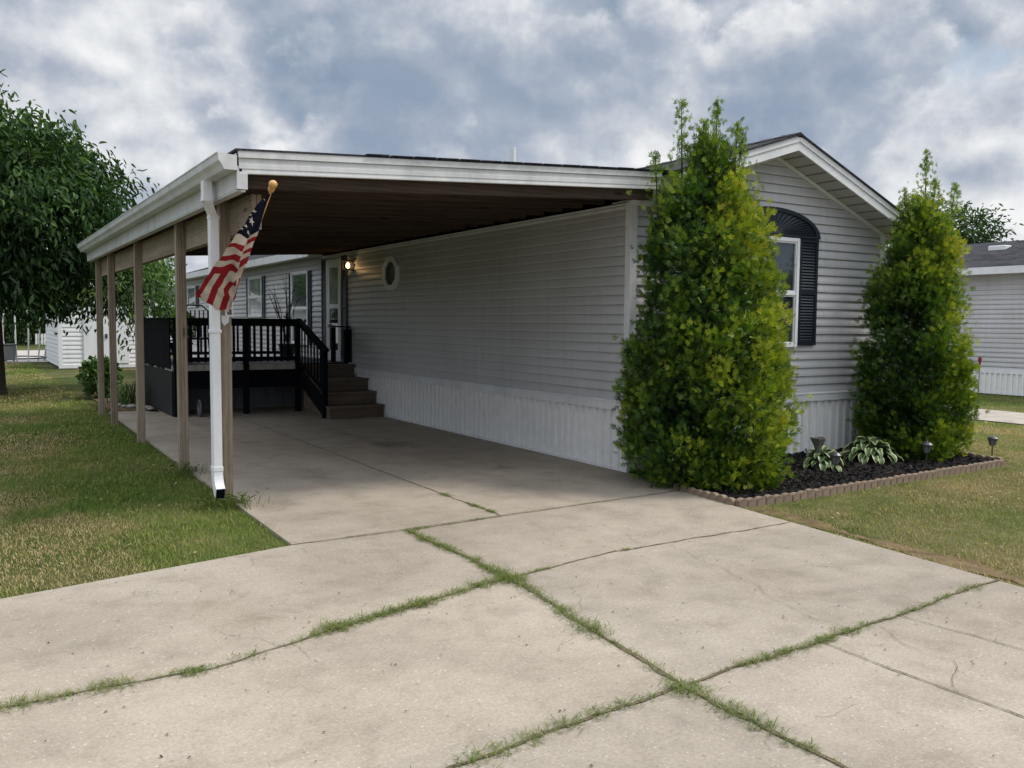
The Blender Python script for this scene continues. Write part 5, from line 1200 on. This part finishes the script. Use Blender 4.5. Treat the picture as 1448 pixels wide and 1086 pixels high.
cl = ramp(nt, tone, [(.0, (1.5, 2.0, 2.8)), (.26, (2.15, 2.65, 3.4)), (.42, (2.9, 3.25, 3.9)), (.54, (3.75, 4.05, 4.55)), (.66, (4.9, 5.1, 5.4)), (.84, (6.3, 6.35, 6.45))])
cover = ramp(nt, mth(nt, 'ADD', d0, mth(nt, 'MULTIPLY', acc, -.15)), [(.34, (0, 0, 0)), (.41, (1, 1, 1))])
skc = mixc(nt, .6, sky.outputs[0], (3.4, 4.7, 6.1))
cl = mixc(nt, cover, mixc(nt, .35, skc, (4.6, 5.2, 5.9)), cl)
# nearer layer of crisp-edged heaped cloud, brightest on its upper rims
V1 = vadd(V0, (2.3, 1.1, 4.0)); e0 = dens(V1); e1 = dens(vadd(V1, (.006, -.004, .020)))
rim = mth(nt, 'ADD', mth(nt, 'MULTIPLY', mth(nt, 'SUBTRACT', e0, e1), 6.5), mth(nt, 'ADD', .50, mth(nt, 'ADD', acc, mth(nt, 'MULTIPLY', mth(nt, 'SUBTRACT', e0, .55), -3.4))))
puff = ramp(nt, rim, [(.05, (2.0, 2.5, 3.3)), (.30, (2.7, 3.1, 3.8)), (.48, (3.7, 4.0, 4.5)), (.66, (5.2, 5.35, 5.6)), (.85, (6.6, 6.6, 6.65))])
pm = ramp(nt, e0, [(.515, (0, 0, 0)), (.542, (1, 1, 1))])
cl = mixc(nt, mth(nt, 'MULTIPLY', pm, .85), cl, puff)
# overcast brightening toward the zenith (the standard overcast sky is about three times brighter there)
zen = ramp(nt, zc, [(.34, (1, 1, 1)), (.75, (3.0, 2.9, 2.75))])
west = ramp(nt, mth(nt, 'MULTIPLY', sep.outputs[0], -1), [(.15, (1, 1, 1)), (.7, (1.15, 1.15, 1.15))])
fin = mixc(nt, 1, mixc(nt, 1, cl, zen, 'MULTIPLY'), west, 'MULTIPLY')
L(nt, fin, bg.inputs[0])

sd = bpy.data.lights.new('sun', 'SUN'); sd.energy = 3.3; sd.angle = R(14); sd.color = (1, .95, .87)
so = bpy.data.objects.new('sun', sd); col.objects.link(so)
dirv = Vector((math.sin(R(SUN_AZ)) * math.cos(R(SUN_EL)), math.cos(R(SUN_AZ)) * math.cos(R(SUN_EL)), math.sin(R(SUN_EL))))
so.rotation_euler = dirv.to_track_quat('Z', 'Y').to_euler(); so.location = dirv * 50
pl = bpy.data.lights.new('lantern_light', 'POINT'); pl.energy = 1.2; pl.color = (1, .60, .25); pl.shadow_soft_size = .03
po = bpy.data.objects.new('lantern_light', pl); col.objects.link(po); po.location = (-.23, ly, lz - .01)

# ------------------------------------------------------------------ camera
Mx = [[0.849502307967538, -0.5275202567018944, 0.008258784837575724], [-0.02927143138680124, -0.0627560896745755, -0.9975995471697668], [0.5267722582505591, 0.8472213712943766, -0.06875271601676695]]
cam = bpy.data.cameras.new('camera'); co = bpy.data.objects.new('camera', cam); col.objects.link(co)
cam.sensor_width = 36; cam.lens = 1240.766 / 1448 * 36; cam.clip_end = 2000; cam.clip_start = .05
rot = Matrix((Mx[0], [-a for a in Mx[1]], [-a for a in Mx[2]])).transposed()
co.matrix_world = Matrix.Translation((-6.0575, -7.36202, 1.6)) @ rot.to_4x4()
scene.camera = co
scene.view_settings.view_transform = 'Standard'; scene.view_settings.look = 'None'; scene.view_settings.exposure = 0; scene.view_settings.gamma = 1
scene.cycles.max_bounces = 6; scene.cycles.diffuse_bounces = 4; scene.cycles.use_denoising = True
